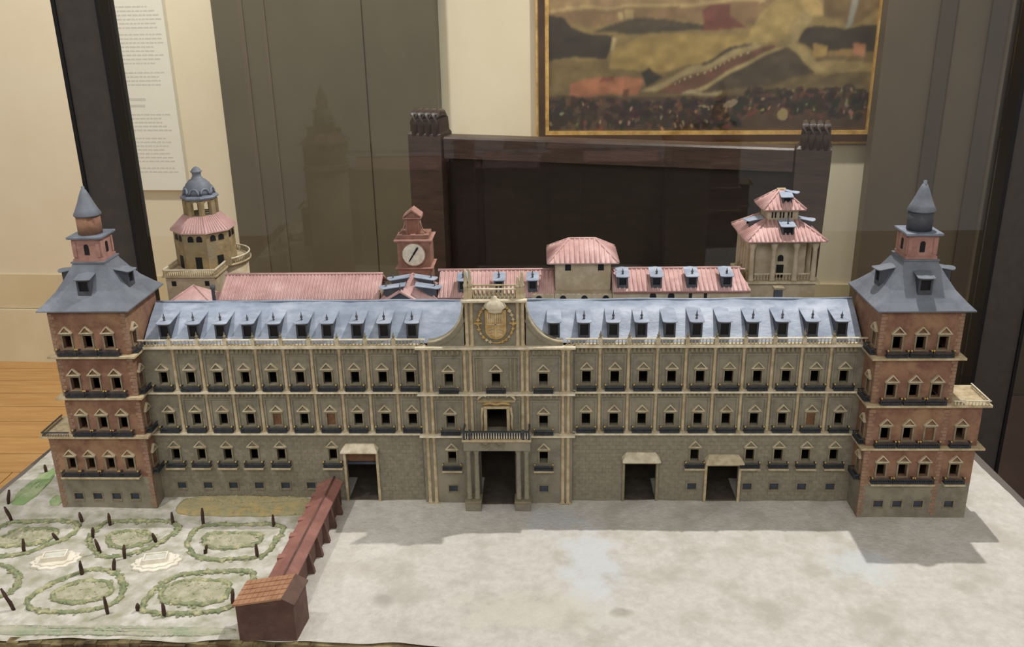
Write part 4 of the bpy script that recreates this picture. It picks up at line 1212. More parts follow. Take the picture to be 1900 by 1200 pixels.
# long red-roofed wing on the left
rw = thing('rear_wing', 'long pink-tiled rear wing between the domed round tower and clock tower', 'palace wing', (-0.47, 0.24, 0))
block_walls(rw, -0.640, -0.330, 0.186, 0.294, 0.343, 'cream_wall')
tile_roof(rw, [(-0.645, 0.178, 0.3435), (-0.326, 0.178, 0.3435), (-0.326, 0.240, 0.3765), (-0.645, 0.240, 0.3765)], 0.0068)
tile_roof(rw, [(-0.326, 0.302, 0.3435), (-0.645, 0.302, 0.3435), (-0.645, 0.240, 0.3765), (-0.326, 0.240, 0.3765)], 0.0136)
ridge_tube(rw, (-0.648, 0.240, 0.3775), (-0.326, 0.240, 0.3775), 0.0028, 'tile')
part('eave_board', MB().box(-0.645, -0.326, 0.1785, 0.1825, 0.338, 0.3415), 'tile_dark', rw)
# middle wing behind the gable
mw = thing('rear_wing', 'short pink-tiled rear wing with slate dormers behind the crested gable', 'palace wing', (-0.10, 0.24, 0))
block_walls(mw, -0.205, 0.0180, 0.186, 0.294, 0.346, 'cream_wall')
tile_roof(mw, [(-0.210, 0.178, 0.3460), (0.019, 0.178, 0.3460), (0.019, 0.240, 0.3830), (-0.210, 0.240, 0.3830)], 0.0080)
tile_roof(mw, [(0.019, 0.302, 0.3460), (-0.210, 0.302, 0.3460), (-0.210, 0.240, 0.3830), (0.019, 0.240, 0.3830)], 0.016)
ridge_tube(mw, (-0.214, 0.240, 0.3840), (0.021, 0.240, 0.3840), 0.0028, 'tile')
part('eave_board', MB().box(-0.208, 0.018, 0.1790, 0.1830, 0.3405, 0.3440), 'tile_dark', mw)
part('wall_projection', MB().box(-0.026, 0.0185, 0.1730, 0.1770, -0.002, 0.3530), 'cream_wall', mw)
arch_window(mw, -0.0118, 0.1730, 0.331, 0.0125, 0.0195)
for x in (-0.160, -0.0898, -0.024):
    dormer(mw, T(x, 0.186, 0.3545), w=0.0185, h=0.0235, depth=0.030)
# right wing
rr = thing('rear_wing', 'pink-tiled rear wing with four slate dormers left of the columned tower', 'palace wing', (0.25, 0.22, 0))
block_walls(rr, 0.131, 0.396, 0.172, 0.284, 0.361, 'cream_wall')
tile_roof(rr, [(0.131, 0.164, 0.3620), (0.394, 0.164, 0.3620), (0.380, 0.226, 0.3885), (0.131, 0.226, 0.3885)], 0.0088)
tile_roof(rr, [(0.394, 0.292, 0.3620), (0.131, 0.292, 0.3620), (0.131, 0.226, 0.3885), (0.394, 0.226, 0.3885)], 0.0176)
ridge_tube(rr, (0.128, 0.226, 0.3895), (0.384, 0.226, 0.3895), 0.0026, 'tile')
part('eave_board', MB().box(0.132, 0.394, 0.1655, 0.1700, 0.3565, 0.3600), 'tile_dark', rr)
for x in (0.1500, 0.2150, 0.2830, 0.3490):
    dormer(rr, T(x, 0.171, 0.3660), w=0.0200, h=0.0225, depth=0.040, fin_h=0.7)
for x in (0.2089, 0.2439): arch_window(rr, x, 0.172, 0.335, 0.0125, 0.0205)
for x in (0.2809, 0.3097): part('small_window', MB().box(x - 0.003, x + 0.003, 0.1712, 0.174, 0.344, 0.3555), 'void', rr)
# cream pavilion with hipped roof
bk = thing('pavilion_tower', 'square cream pavilion tower with a hipped pink tile roof', 'tower', (0.075, 0.25, 0))
block_walls(bk, 0.0205, 0.1285, 0.200, 0.300, 0.4110, 'cream_wall')
part('front_apron', MB().box(0.0195, 0.1300, 0.1735, 0.1995, -0.002, 0.3530), 'cream_wall', bk)
for x in (0.0352, 0.0767, 0.1181): arch_window(bk, x, 0.1735, 0.331, 0.0125, 0.0195)
for x in (0.0453, 0.1093): arch_window(bk, x, 0.200, 0.3930, 0.0115, 0.0155)
e = (0.0055, 0.1425, 0.186, 0.314, 0.4120); rx0, rx1, ry, rz_ = 0.0480, 0.1000, 0.250, 0.4445
for qd in ([(e[0], e[2], e[4]), (e[1], e[2], e[4]), (rx1, ry, rz_), (rx0, ry, rz_)], [(e[1], e[3], e[4]), (e[0], e[3], e[4]), (rx0, ry, rz_), (rx1, ry, rz_)],
           [(e[0], e[3], e[4]), (e[0], e[2], e[4]), (rx0, ry, rz_), (rx0, ry, rz_ - 0.0002)], [(e[1], e[2], e[4]), (e[1], e[3], e[4]), (rx1, ry, rz_), (rx1, ry, rz_ - 0.0002)]):
    tile_roof(bk, qd, 0.0092)
for p, q in (((rx0, ry, rz_), (rx1, ry, rz_)), ((e[0], e[2], e[4]), (rx0, ry, rz_)), ((e[1], e[2], e[4]), (rx1, ry, rz_)), ((e[0], e[3], e[4]), (rx0, ry, rz_)), ((e[1], e[3], e[4]), (rx1, ry, rz_))):
    ridge_tube(bk, p, q, 0.0024, 'tile')
# clock tower
ck = thing('clock_tower', 'pink brick clock tower with a white dial and small gabled belfry', 'tower', (-0.269, 0.31, 0))
cx0, cx1, cy0, cy1 = -0.3010, -0.2345, 0.282, 0.342
part('shaft', MB().box(cx0, cx1, cy0, cy1, -0.002, 0.437), 'brick_brown', ck)
for zc_, hh in ((0.3765, 0.0045), (0.4355, 0.0060)):
    part('moulding', MB().rings([[(cx0 - q, cy0 - q, z), (cx1 + q, cy0 - q, z), (cx1 + q, cy1 + q, z), (cx0 - q, cy1 + q, z)] for q, z in ((0.001, zc_ - hh), (0.0055, zc_ - hh * 0.4), (0.0060, zc_), (0.003, zc_ + 0.001))]), 'brick_pink', ck)
part('attic', MB().box(cx0 + 0.002, cx1 - 0.002, cy0 + 0.002, cy1 - 0.002, 0.4365, 0.4440), 'brick_brown', ck)
for x in (cx0 + 0.006, cx1 - 0.006, -0.268):
    part('attic_block', MB().box(x - 0.005, x + 0.005, cy0, cy0 + 0.01, 0.4440, 0.4460), 'brick_pink', ck)
part('belfry', MB().box(-0.2830, -0.2560, 0.298, 0.326, 0.4440, 0.4760), 'tile_dark', ck)
for s in (-1, 1):
    c = -0.2695
    part('belfry_bracket', MB().tube([(c + s * 0.027, 0.300, 0.4455), (c + s * 0.021, 0.300, 0.452), (c + s * 0.0165, 0.300, 0.462), (c + s * 0.0145, 0.300, 0.474)], 0.0018, 6), 'brick_pink', ck)
    part('belfry_pilaster', MB().box(c + s * 0.0125 - 0.002, c + s * 0.0125 + 0.002, 0.2965, 0.30, 0.444, 0.476), 'brick_brown', ck)
part('belfry_cornice', MB().box(-0.2880, -0.2510, 0.293, 0.331, 0.4760, 0.4785), 'brick_pink', ck)
part('belfry_gable', MB().prism([(-0.2850, 0.4785), (-0.2540, 0.4785), (-0.2695, 0.4915)], 'y', 0.297, 0.329), 'brick_brown', ck)
for s in (-1, 1):
    part('belfry_roof', MB().prism([(-0.2695, 0.4955), (-0.2695, 0.4920), (-0.2695 + s * 0.0185, 0.4785), (-0.2695 + s * 0.0185, 0.4815)], 'y', 0.293, 0.331), 'brick_pink', ck)
dial = MB()
def cyl_y(mb, cx, cz, r, y0, y1, n=32):
    mb.prism([(cx + r * math.cos(2 * PI * k / n), cz + r * math.sin(2 * PI * k / n)) for k in range(n)], 'y', y0, y1); return mb
face = part('clock_face', cyl_y(MB(), -0.2678, 0.4050, 0.0238, cy0 - 0.0022, cy0 + 0.001), 'clock_white', ck)
part('dial_ring', MB().tube([(-0.2678 + 0.0245 * math.cos(2 * PI * k / 32), cy0 - 0.0018, 0.4050 + 0.0245 * math.sin(2 * PI * k / 32)) for k in range(32)], 0.0017, 6, closed=True), 'brick_brown', face)
ha = math.radians(57)
hp = [(-0.0185, -0.0010), (-0.009, -0.0016), (-0.003, -0.0012), (0, -0.0018), (0.007, -0.0018), (0.0145, -0.0022), (0.0178, 0.0), (0.0145, 0.0022), (0.007, 0.0018), (0, 0.0018), (-0.003, 0.0012), (-0.009, 0.0016), (-0.0185, 0.0010)]
hc = (-0.2678, 0.4060)
part('clock_hand', MB().prism([(hc[0] + a * math.cos(ha) - b * math.sin(ha), hc[1] + a * math.sin(ha) + b * math.cos(ha)) for a, b in hp], 'y', cy0 - 0.0036, cy0 - 0.0022), 'black', face)
# crossing roof with four dormers in front of the clock tower
cs = thing('crossing_roof_block', 'pink pyramid-roofed block with four slate-lidded dormers below the clock tower', 'palace wing', (-0.265, 0.225, 0))
block_walls(cs, -0.322, -0.212, 0.176, 0.270, 0.340, 'cream_wall')
ex0, ex1, ey0, ey1, ez = -0.3245, -0.2095, 0.172, 0.276, 0.3415
ap = (-0.2640, 0.232, 0.3800)
for qd in ([(ex0, ey0, ez), (ex1, ey0, ez), ap, (ap[0] - 0.0002, ap[1], ap[2])], [(ex1, ey0, ez), (ex1, ey1, ez), ap, (ap[0], ap[1] - 0.0002, ap[2])],
           [(ex1, ey1, ez), (ex0, ey1, ez), ap, (ap[0] + 0.0002, ap[1], ap[2])], [(ex0, ey1, ez), (ex0, ey0, ez), ap, (ap[0], ap[1] + 0.0002, ap[2])]):
    tile_roof(cs, qd, 0.013, rib_r=0.0012)
for c in ((ex0, ey0), (ex1, ey0)):
    ridge_tube(cs, (c[0], c[1], ez + 0.001), ap, 0.0016, 'tile')
for s in (-1, 1):
    for (yy, zz, ww) in ((0.186, 0.3475, 0.020), (0.214, 0.3565, 0.018)):
        dormer(cs, T(ap[0] + s * (0.052 if yy < 0.2 else 0.041), yy + 0.005, zz, rz=s * PI / 2), w=ww, h=0.0155, depth=0.042 if yy < 0.2 else 0.036, fin=False, lid_mat='slate')
        inst('finial', ME_FIN, cs, T(ap[0] + s * (0.048 if yy < 0.2 else 0.038), yy + 0.002, zz + 0.020) @ Matrix.Scale(0.75, 4))
part('front_gable', MB().prism([(-0.306, 0.343), (-0.258, 0.343), (-0.2820, 0.3600)], 'y', 0.170, 0.200), 'slate_body', cs)
for s in (-1, 1):
    part('gable_tile', MB().prism([(-0.2820, 0.3640), (-0.2820, 0.3600), (-0.2820 + s * 0.030, 0.3420), (-0.2820 + s * 0.030, 0.3455)], 'y', 0.166, 0.204), 'tile', cs)
inst('finial', ME_FIN, cs, T(-0.2820, 0.170, 0.3625))
# columned tower on the right
ct = thing('columned_tower', 'two-tiered tower with columned gallery and pink tile roofs', 'tower', (0.475, 0.31, 0))
tx0, tx1, ty0, ty1 = 0.4050, 0.5430, 0.255, 0.378
part('base', MB().box(tx0, tx1, ty0, ty1, -0.002, 0.3480), 'cream_wall', ct)
part('gallery_floor', MB().box(tx0 - 0.007, tx1 + 0.007, ty0 - 0.008, ty1 + 0.007, 0.3480, 0.3520), 'pediment', ct)
part('core', MB().box(tx0 + 0.020, tx1 - 0.018, ty0 + 0.024, ty1 - 0.018, 0.3520, 0.4395), 'cream_wall', ct)
part('core_door', MB().box(0.4685, 0.4825, ty0 + 0.0225, ty0 + 0.026, 0.3520, 0.3790), 'void', ct)
arch_window(ct, 0.4755, ty0 + 0.024, 0.386, 0.0115, 0.0135)
MEC = MB().lathe([(0.0068, 0), (0.0068, 0.003), (0.0052, 0.005), (0.0052, 0.030), (0.0045, 0.066), (0.0058, 0.069), (0.0070, 0.074), (0.0085, 0.0805)], n=12).mesh('column', 'cream_wall')
cols = [(x, ty0 + 0.001) for x in (tx0 + 0.008, 0.4555, 0.4995, tx1 - 0.007)] + [(tx0 + 0.006, y) for y in (0.282, 0.305, 0.328, 0.352, 0.374)] + [(tx1 - 0.006, y) for y in (0.30, 0.345)]
for x, y in cols: inst('column', MEC, ct, T(x, y, 0.3520))
fr = [tx0 + 0.008, 0.4555, 0.4995, tx1 - 0.007]
for i in range(3):
    o = part('gallery_rail', rail(MB(), (fr[i] + 0.006, ty0 + 0.001, 0), (fr[i + 1] - 0.006, ty0 + 0.001, 0), 0.3655, 0.3680, 0.003), 'pediment', ct)
    part('gallery_balusters', balusters(MB(), (fr[i] + 0.006, ty0 + 0.001, 0), (fr[i + 1] - 0.006, ty0 + 0.001, 0), 0.3520, 0.3655, 0.0056, 0.0016), 'cream_wall', o, True)
for ya, yb in ((0.260, 0.279), (0.285, 0.302), (0.308, 0.325), (0.331, 0.349)):
    part('parapet_block', MB().bevbox(tx0 - 0.001, tx0 + 0.008, ya, yb, 0.3520, 0.3680, 0.002), 'round_wall', ct)
part('entablature', MB().box(tx0 + 0.001, tx1 - 0.001, ty0 - 0.003, ty1, 0.4310, 0.4375), 'frame', ct)
def hip(parent, x0, x1, y0, y1, z0, bx0, bx1, by0, by1, z1, pitch, ridge='tile'):
    for qd in ([(x0, y0, z0), (x1, y0, z0), (bx1, by0, z1), (bx0, by0, z1)], [(x1, y0, z0), (x1, y1, z0), (bx1, by1, z1), (bx1, by0, z1)],
               [(x1, y1, z0), (x0, y1, z0), (bx0, by1, z1), (bx1, by1, z1)], [(x0, y1, z0), (x0, y0, z0), (bx0, by0, z1), (bx0, by1, z1)]):
        tile_roof(parent, qd, pitch, rib_r=0.0020)
    for a, b2 in (((x0, y0, z0), (bx0, by0, z1)), ((x1, y0, z0), (bx1, by0, z1)), ((x0, y1, z0), (bx0, by1, z1)), ((x1, y1, z0), (bx1, by1, z1))):
        ridge_tube(parent, (a[0], a[1], a[2] + 0.001), (b2[0], b2[1], b2[2] + 0.001), 0.0021, ridge)
hip(ct, 0.3960, 0.5540, 0.238, 0.392, 0.4375, 0.4440, 0.5060, 0.288, 0.346, 0.4690, 0.0082)
part('upper_storey', MB().box(0.4445, 0.5055, 0.2885, 0.3455, 0.4600, 0.4930), 'cream_wall', ct)
for k in range(6):
    x = 0.4545 + k * 0.0062 + (k // 2) * 0.0035
    part('window_slit', MB().box(x - 0.0015, x + 0.0015, 0.2878, 0.290, 0.4735, 0.4850), 'void', ct)
hip(ct, 0.4330, 0.5170, 0.275, 0.358, 0.4925, 0.4700, 0.4790, 0.312, 0.321, 0.5240, 0.0078, 'tile')
part('roof_cap', MB().tube([(0.4660, 0.316, 0.5250), (0.4830, 0.316, 0.5250)], 0.0035, 8), 'trim', ct)
dormer(ct, T(0.4790, 0.2530, 0.4440), w=0.0240, h=0.0200, depth=0.030)
dormer(ct, T(0.4140, 0.320, 0.4450, rz=-PI / 2), w=0.0240, h=0.0170, depth=0.028, fin=False, lid_mat='slate')
dormer(ct, T(0.5380, 0.316, 0.4450, rz=PI / 2), w=0.0240, h=0.0170, depth=0.028, fin=False, lid_mat='slate')
dormer(ct, T(0.4810, 0.2870, 0.4985), w=0.0190, h=0.0165, depth=0.024, fin=False)
dormer(ct, T(0.5020, 0.318, 0.5010, rz=PI / 2), w=0.0190, h=0.0165, depth=0.022, fin=False, lid_mat='slate')
# domed round tower on the left
rt = thing('domed_tower', 'ochre round tower with blue-grey dome, open lantern and balustraded terrace', 'tower', (-0.727, 0.33, 0))
part('square_base', MB().box(-0.7780, -0.6760, 0.255, 0.395, -0.002, 0.3680), 'cream_wall', rt)
part('round_base', MB().lathe([(0.068, -0.002), (0.068, 0.3680)], -0.718, 0.388, 28), 'cream_wall', rt)
for x in (-0.7620, -0.6930): part('base_window', MB().box(x - 0.0045, x + 0.0045, 0.2540, 0.257, 0.3490, 0.3590), 'void', rt)
part('base_side_window', MB().prism([(0.352, 0.350), (0.366, 0.350), (0.366, 0.358), (0.359, 0.364), (0.352, 0.358)], 'x', -0.678, -0.6752), 'void', rt)
tc = MB().box(-0.7835, -0.6705, 0.2495, 0.395, 0.3680, 0.3715); part('terrace_cornice', tc, 'trim', rt)
part('terrace_disc', MB().lathe([(0.0690, 0.3655), (0.0750, 0.3680), (0.0750, 0.3715)], -0.718, 0.388, 32), 'trim', rt)
A0 = [(-0.7810, 0.2520), (-0.6730, 0.2520)]
trail = part('terrace_rail', rail(rail(rail(MB(), (-0.7820, 0.2520, 0), (-0.6720, 0.2520, 0), 0.3820, 0.3845, 0.003), (-0.6730, 0.2520, 0), (-0.6730, 0.3170, 0), 0.3820, 0.3845, 0.003), (-0.7810, 0.2520, 0), (-0.7810, 0.3330, 0), 0.3820, 0.3845, 0.003), 'trim_pale', rt)
part('terrace_balusters', balusters(balusters(balusters(MB(), (-0.7810, 0.2520, 0), (-0.6730, 0.2520, 0), 0.3715, 0.3820, 0.0042, 0.0013), (-0.6730, 0.2520, 0), (-0.6730, 0.3170, 0), 0.3715, 0.3820, 0.0042, 0.0013), (-0.7810, 0.2520, 0), (-0.7810, 0.333, 0), 0.3715, 0.3820, 0.0042, 0.0013), 'trim', trail, True)
arc = [(-0.718 + 0.072 * math.cos(math.radians(a)), 0.388 + 0.072 * math.sin(math.radians(a)), 0.3832) for a in range(-55, 232, 8)]
part('round_terrace_rail', MB().tube(arc, 0.0018, 6), 'trim_pale', trail)
m = MB()
for k in range(70):
    a = math.radians(-55 + 285 * k / 69); m.lathe([(0.0011, 0.3715), (0.0013, 0.375), (0.0007, 0.379), (0.0011, 0.3825)], -0.718 + 0.072 * math.cos(a), 0.388 + 0.072 * math.sin(a), 5)
part('round_terrace_balusters', m, 'frame', trail, True)
DX, DY = -0.7225, 0.352
oct_rot = PI / 8
part('drum', MB().lathe([(0.0615, 0.3715), (0.0620, 0.4500)], DX, DY, 8, smooth=False, rot=oct_rot), 'round_wall', rt)
ap_r = 0.0618 * math.cos(PI / 8)
for fc in range(8):
    an = -PI / 2 + fc * PI / 4
    W = T(DX, DY, 0, rz=an + PI / 2) @ T(0, -ap_r, 0)
    for px in (-0.0085, 0.0095):
        me = CACHE.setdefault('drumwin', MB().prism(arch_poly(0, 0.4305, 0.0118, 0.0125), 'y', -0.0012, 0.002).mesh('drum_window', 'void'))
        inst('drum_window', me, rt, W @ T(px, 0, 0))
    if fc in (0, 1, 7):
        inst('drum_door', CACHE.setdefault('drumdoor', MB().box(-0.0065, 0.0065, -0.0012, 0.002, 0.3715, 0.398).mesh('drum_door', 'void')), rt, W @ T(0.003, 0, 0))
part('drum_roof', MB().lathe([(0.0675, 0.4480), (0.0675, 0.4505), (0.0370, 0.4790), (0.0, 0.4795)], DX, DY, 8, smooth=False, rot=oct_rot), 'tile', rt)
m = MB()
for k in range(64):
    a = 2 * PI * k / 64
    n8 = math.cos(PI / 8) / math.cos(((a - oct_rot) % (PI / 4)) - PI / 8)
    m.tube([(DX + 0.0670 * n8 * math.cos(a), DY + 0.0670 * n8 * math.sin(a), 0.4510), (DX + 0.0375 * n8 * math.cos(a), DY + 0.0375 * n8 * math.sin(a), 0.4788)], 0.0011, 4)
part('roof_ribs', m, 'tile', rt, True)
for k in range(8):
    a = oct_rot + k * PI / 4
    m = MB(); c = Vector((DX + 0.0325 * math.cos(a), DY + 0.0325 * math.sin(a), 0)); t = Vector((-math.sin(a), math.cos(a), 0)); r = Vector((math.cos(a), math.sin(a), 0))
    q = [c - t * 0.0062 - r * 0.005, c + t * 0.0062 - r * 0.005, c + t * 0.0056 + r * 0.002, c + r * 0.0033, c - t * 0.0056 + r * 0.002]
    m.rings([[(p.x, p.y, z) for p in q] for z in (0.4785, 0.5095)])
    part('lantern_pier', m, 'round_wall', rt)
part('lantern_floor', MB().lathe([(0.0350, 0.4775), (0.0350, 0.4800)], DX, DY, 8, smooth=False, rot=oct_rot), 'frame', rt)
m = MB()
for k in range(8):
    a0, a1 = oct_rot + k * PI / 4, oct_rot + (k + 1) * PI / 4
    p0 = Vector((DX + 0.0308 * math.cos(a0), DY + 0.0308 * math.sin(a0), 0)); p1 = Vector((DX + 0.0308 * math.cos(a1), DY + 0.0308 * math.sin(a1), 0))
    d = (p1 - p0).normalized(); nn_ = Vector((d.y, -d.x, 0)) * 0.0025
    prof2 = [(0.0, 0.5125), (1.0, 0.5125), (1.0, 0.5015)] + [(0.5 + 0.26 * math.cos(PI * j / 6), 0.5015 + 0.0065 * math.sin(PI * j / 6)) for j in range(7)] + [(0.0, 0.5015)]
    L = (p1 - p0).length
    A = [tuple(p0 + d * (u * L) - nn_ + Vector((0, 0, z))) for u, z in prof2]; B2 = [tuple(p0 + d * (u * L) + nn_ + Vector((0, 0, z))) for u, z in prof2]
    n = len(A); m.add(A + B2, [tuple(range(n)), tuple(range(2 * n - 1, n - 1, -1))] + [(i, (i + 1) % n, n + (i + 1) % n, n + i) for i in range(n)])
part('lantern_arcade', m, 'round_wall', rt)
part('dome_cornice', MB().lathe([(0.0335, 0.5105), (0.0375, 0.5125), (0.0392, 0.5160), (0.0372, 0.5190), (0.0330, 0.5205)], DX, DY, 8, smooth=False, rot=oct_rot), 'slate_lid', rt)
m = MB()
for k in range(8):
    a = k * PI / 4
    c = Vector((DX + 0.0300 * math.cos(a), DY + 0.0300 * math.sin(a), 0)); t = Vector((-math.sin(a), math.cos(a), 0)); r = Vector((math.cos(a), math.sin(a), 0))
    m.tube([tuple(c + t * (0.0103 * math.cos(PI * j / 8)) - r * (0.002 * math.sin(PI * j / 8)) + Vector((0, 0, 0.5205 + 0.0135 * math.sin(PI * j / 8)))) for j in range(9)], 0.0024, 6)
part('dome_scallops', m, 'slate_lid', rt)
part('dome', MB().lathe([(0.0285, 0.5200), (0.0292, 0.5270), (0.0278, 0.5345), (0.0240, 0.5425), (0.0175, 0.5490), (0.0115, 0.5525), (0.0115, 0.5545), (0.0100, 0.5550), (0.0090, 0.5580), (0.0090, 0.5640), (0.0115, 0.5660), (0.0120, 0.5680), (0.0095, 0.5690), (0.0085, 0.5720), (0.0050, 0.5750), (0.0015, 0.5770)], DX, DY, 20), 'slate_dark', rt)
# low hipped roof in front of the round tower
lw_ = thing('low_wing', 'small pink hipped roof at the foot of the domed tower', 'palace wing', (-0.705, 0.21, 0))
block_walls(lw_, -0.7400, -0.652, 0.175, 0.250, 0.330, 'cream_wall')
lap = (-0.7080, 0.222, 0.3610)
for qd in ([(-0.757, 0.170, 0.331), (-0.650, 0.170, 0.331), lap, (lap[0] - 0.0002, lap[1], lap[2])], [(-0.650, 0.170, 0.331), (-0.650, 0.252, 0.331), lap, (lap[0], lap[1] - 0.0002, lap[2])], [(-0.757, 0.252, 0.331), (-0.757, 0.170, 0.331), lap, (lap[0], lap[1] + 0.0002, lap[2])]):
    tile_roof(lw_, qd, 0.02, rib_r=0.0006)
for c in ((-0.757, 0.170), (-0.650, 0.170)):
    ridge_tube(lw_, (c[0], c[1], 0.332), lap, 0.0018, 'tile')

# ================================================================== GARDEN, GALLERY
gly = thing('covered_gallery', 'long low red-roofed gallery dividing the garden from the forecourt', 'gallery', (-0.41, -0.17, 0))
GN, GF = -0.340, -0.0150
def gx(side, y):
    t = (y - GN) / (GF - GN)
    return (-0.4390 + 0.0160 * t) if side < 0 else (-0.3940 + 0.0130 * t)
zE, zR = 0.0470, 0.0570
def gr_(y): return gx(-1, y) * 0.36 + gx(1, y) * 0.64
part('gallery_side_wall', MB().add([(gx(1, GN) - 0.006, GN, -0.003), (gx(1, GF) - 0.006, GF, -0.003), (gx(1, GF) - 0.006, GF, zE), (gx(1, GN) - 0.006, GN, zE), (gx(-1, GN) + 0.006, GN, -0.003), (gx(-1, GF) + 0.006, GF, -0.003), (gx(-1, GF) + 0.006, GF, zE), (gx(-1, GN) + 0.006, GN, zE)],
     [(0, 1, 2, 3), (7, 6, 5, 4), (4, 5, 1, 0), (3, 2, 6, 7), (0, 3, 7, 4), (1, 5, 6, 2)]), 'gallery_wall', gly)
for s in (-1, 1):
    e0, e1 = Vector((gx(s, GN), GN, zE)), Vector((gx(s, GF), GF, zE)); r0, r1 = Vector((gr_(GN), GN, zR)), Vector((gr_(GF), GF, zR)); dn = Vector((0, 0, -0.003))
    part('roof_slope', MB().add([e0, e1, r1, r0, e0 + dn, e1 + dn, r1 + dn, r0 + dn], [(0, 1, 2, 3), (7, 6, 5, 4), (0, 4, 5, 1), (1, 5, 6, 2), (2, 6, 7, 3), (3, 7, 4, 0)]), 'gallery_red', gly)
part('ridge_batten', MB().tube([(gr_(GN + (GF - GN) * k / 8), GN + (GF - GN) * k / 8, zR + 0.001) for k in range(9)], 0.0017, 6), 'gallery_wall', gly)
for y in (-0.268, -0.205, -0.155, -0.110, -0.075, -0.040):
    x = gx(-1, y)
    part('roof_lip', MB().prism([(x - 0.001, y), (x + 0.016, y + 0.004), (x + 0.012, y + 0.013), (x - 0.001, y + 0.012)], 'z', zE - 0.002, zE + 0.0038), 'gallery_red', gly)
for y in (-0.300, -0.235, -0.185, -0.140, -0.095, -0.050):
    x = gx(1, y) - 0.0065
    part('buttress', MB().prism([(x, -0.003), (x + 0.0115, -0.003), (x + 0.004, zE - 0.006), (x, zE - 0.004)], 'y', y - 0.004, y + 0.004), 'gallery_wall', gly)
gp = thing('gallery_gatehouse', 'small brown gatehouse with an orange tiled roof at the gallery end', 'gatehouse', (-0.42, -0.375, 0))
A = [(-0.4600, -0.404), (-0.3735, -0.404), (-0.3680, -0.352), (-0.4560, -0.352)]
zl, zp, zr2 = 0.0640, 0.0760, 0.0670
xp0, xp1 = -0.3885, -0.3830
part('gatehouse_wall', MB().add([(-0.4600, -0.404, -0.0025), (-0.3735, -0.404, -0.0025), (-0.3680, -0.350, -0.0025), (-0.4560, -0.350, -0.0025),
    (-0.4600, -0.404, zl - 0.001), (xp0, -0.404, zp - 0.001), (-0.3735, -0.404, zr2 - 0.001), (-0.3680, -0.350, zr2 - 0.001), (xp1, -0.350, zp - 0.001), (-0.4560, -0.350, zl - 0.001)],
    [(0, 3, 2, 1), (0, 1, 6, 5, 4), (1, 2, 7, 6), (2, 3, 9, 8, 7), (3, 0, 4, 9), (4, 5, 8, 9), (5, 6, 7, 8)]), 'gallery_wall', gp)
ga, gb_, gc, gd = Vector((-0.4635, -0.408, zl)), Vector((xp0, -0.408, zp + 0.001)), Vector((xp1, -0.346, zp + 0.001)), Vector((-0.4595, -0.346, zl))
grf = part('tiled_slope', MB().add([ga, gb_, gc, gd] + [v - Vector((0, 0, 0.002)) for v in (ga, gb_, gc, gd)], [(0, 1, 2, 3), (7, 6, 5, 4), (0, 4, 5, 1), (1, 5, 6, 2), (2, 6, 7, 3), (3, 7, 4, 0)]), 'gallery_tile', gp)
for i in range(5):
    for j in range(9):
        u0, u1, v0, v1 = j / 9 + 0.004, (j + 1) / 9 - 0.004, i / 5, (i + 1) / 5 - 0.02
        f = lambda u, v: (ga.lerp(gb_, u)).lerp(gd.lerp(gc, u), v)
        q = [f(u0, v0), f(u1, v0), f(u1, v1), f(u0, v1)]; up = Vector((0, 0, 0.0007))
        part('roof_tile', MB().add([p + up * (1.6 if k < 2 else 0.6) for k, p in enumerate(q)] + q, [(0, 1, 2, 3), (4, 5, 1, 0), (5, 6, 2, 1), (6, 7, 3, 2), (7, 4, 0, 3)]), 'gallery_tile', grf)
part('short_slope', MB().add([(xp0, -0.408, zp + 0.001), (-0.3700, -0.408, zr2 - 0.001), (-0.3645, -0.346, zr2 - 0.001), (xp1, -0.346, zp + 0.001), (xp0, -0.408, zp - 0.001), (-0.3700, -0.408, zr2 - 0.003), (-0.3645, -0.346, zr2 - 0.003), (xp1, -0.346, zp - 0.001)],
    [(0, 1, 2, 3), (7, 6, 5, 4), (0, 4, 5, 1), (1, 5, 6, 2), (2, 6, 7, 3), (3, 7, 4, 0)]), 'gallery_wall', gp)


# hedges
def ring_pts(P, step=0.0038, smooth=2):
    P = [Vector((x, y, 0)) for x, y in P]
    for _ in range(smooth):
        Q = []
        for i in range(len(P)):
            a, b2 = P[i], P[(i + 1) % len(P)]
            Q += [a * 0.75 + b2 * 0.25, a * 0.25 + b2 * 0.75]
        P = Q
    out = []
    for i in range(len(P)):
        a, b2 = P[i], P[(i + 1) % len(P)]; n = max(1, int((b2 - a).length / step))
        for k in range(n): out.append(a.lerp(b2, k / n))
    return out


def clump(m, x, y, z, r):
    a0 = random.random() * 6.28
    ring = [(x + r * random.uniform(.8, 1.25) * math.cos(a0 + k * PI / 3), y + r * random.uniform(.8, 1.25) * math.sin(a0 + k * PI / 3), z + r * random.uniform(0.0, 0.5)) for k in range(6)]
    m.add(ring + [(x + random.uniform(-.3, .3) * r, y + random.uniform(-.3, .3) * r, z + r * random.uniform(0.9, 1.5))], [(k, (k + 1) % 6, 6) for k in range(6)], True)


def hedge(P, label, r=0.0042, closed=True):
    pts = ring_pts(P)
    if not closed: pts = pts[:int(len(pts) * 0.62)]
    pts = [(p.x + random.uniform(-.002, .002), p.y + random.uniform(-.002, .002), ground_h(p.x, p.y) + 0.0012) for p in pts]
    m = MB(); m.tube(pts, [r * random.uniform(0.6, 1.35) for _ in pts], 8, closed=closed, rz=r * 0.8, jitter=0.42)
    for p in pts:
        for _ in range(2):
            clump(m, p[0] + random.gauss(0, r * 0.7), p[1] + random.gauss(0, r * 0.7), p[2] - 0.001, r * random.uniform(0.45, 0.95))
    o = link('hedge', m.mesh('hedge', 'hedge'), None, T())
    tag(o, label, 'hedge', 'low clipped hedges of the garden beds')
    return o


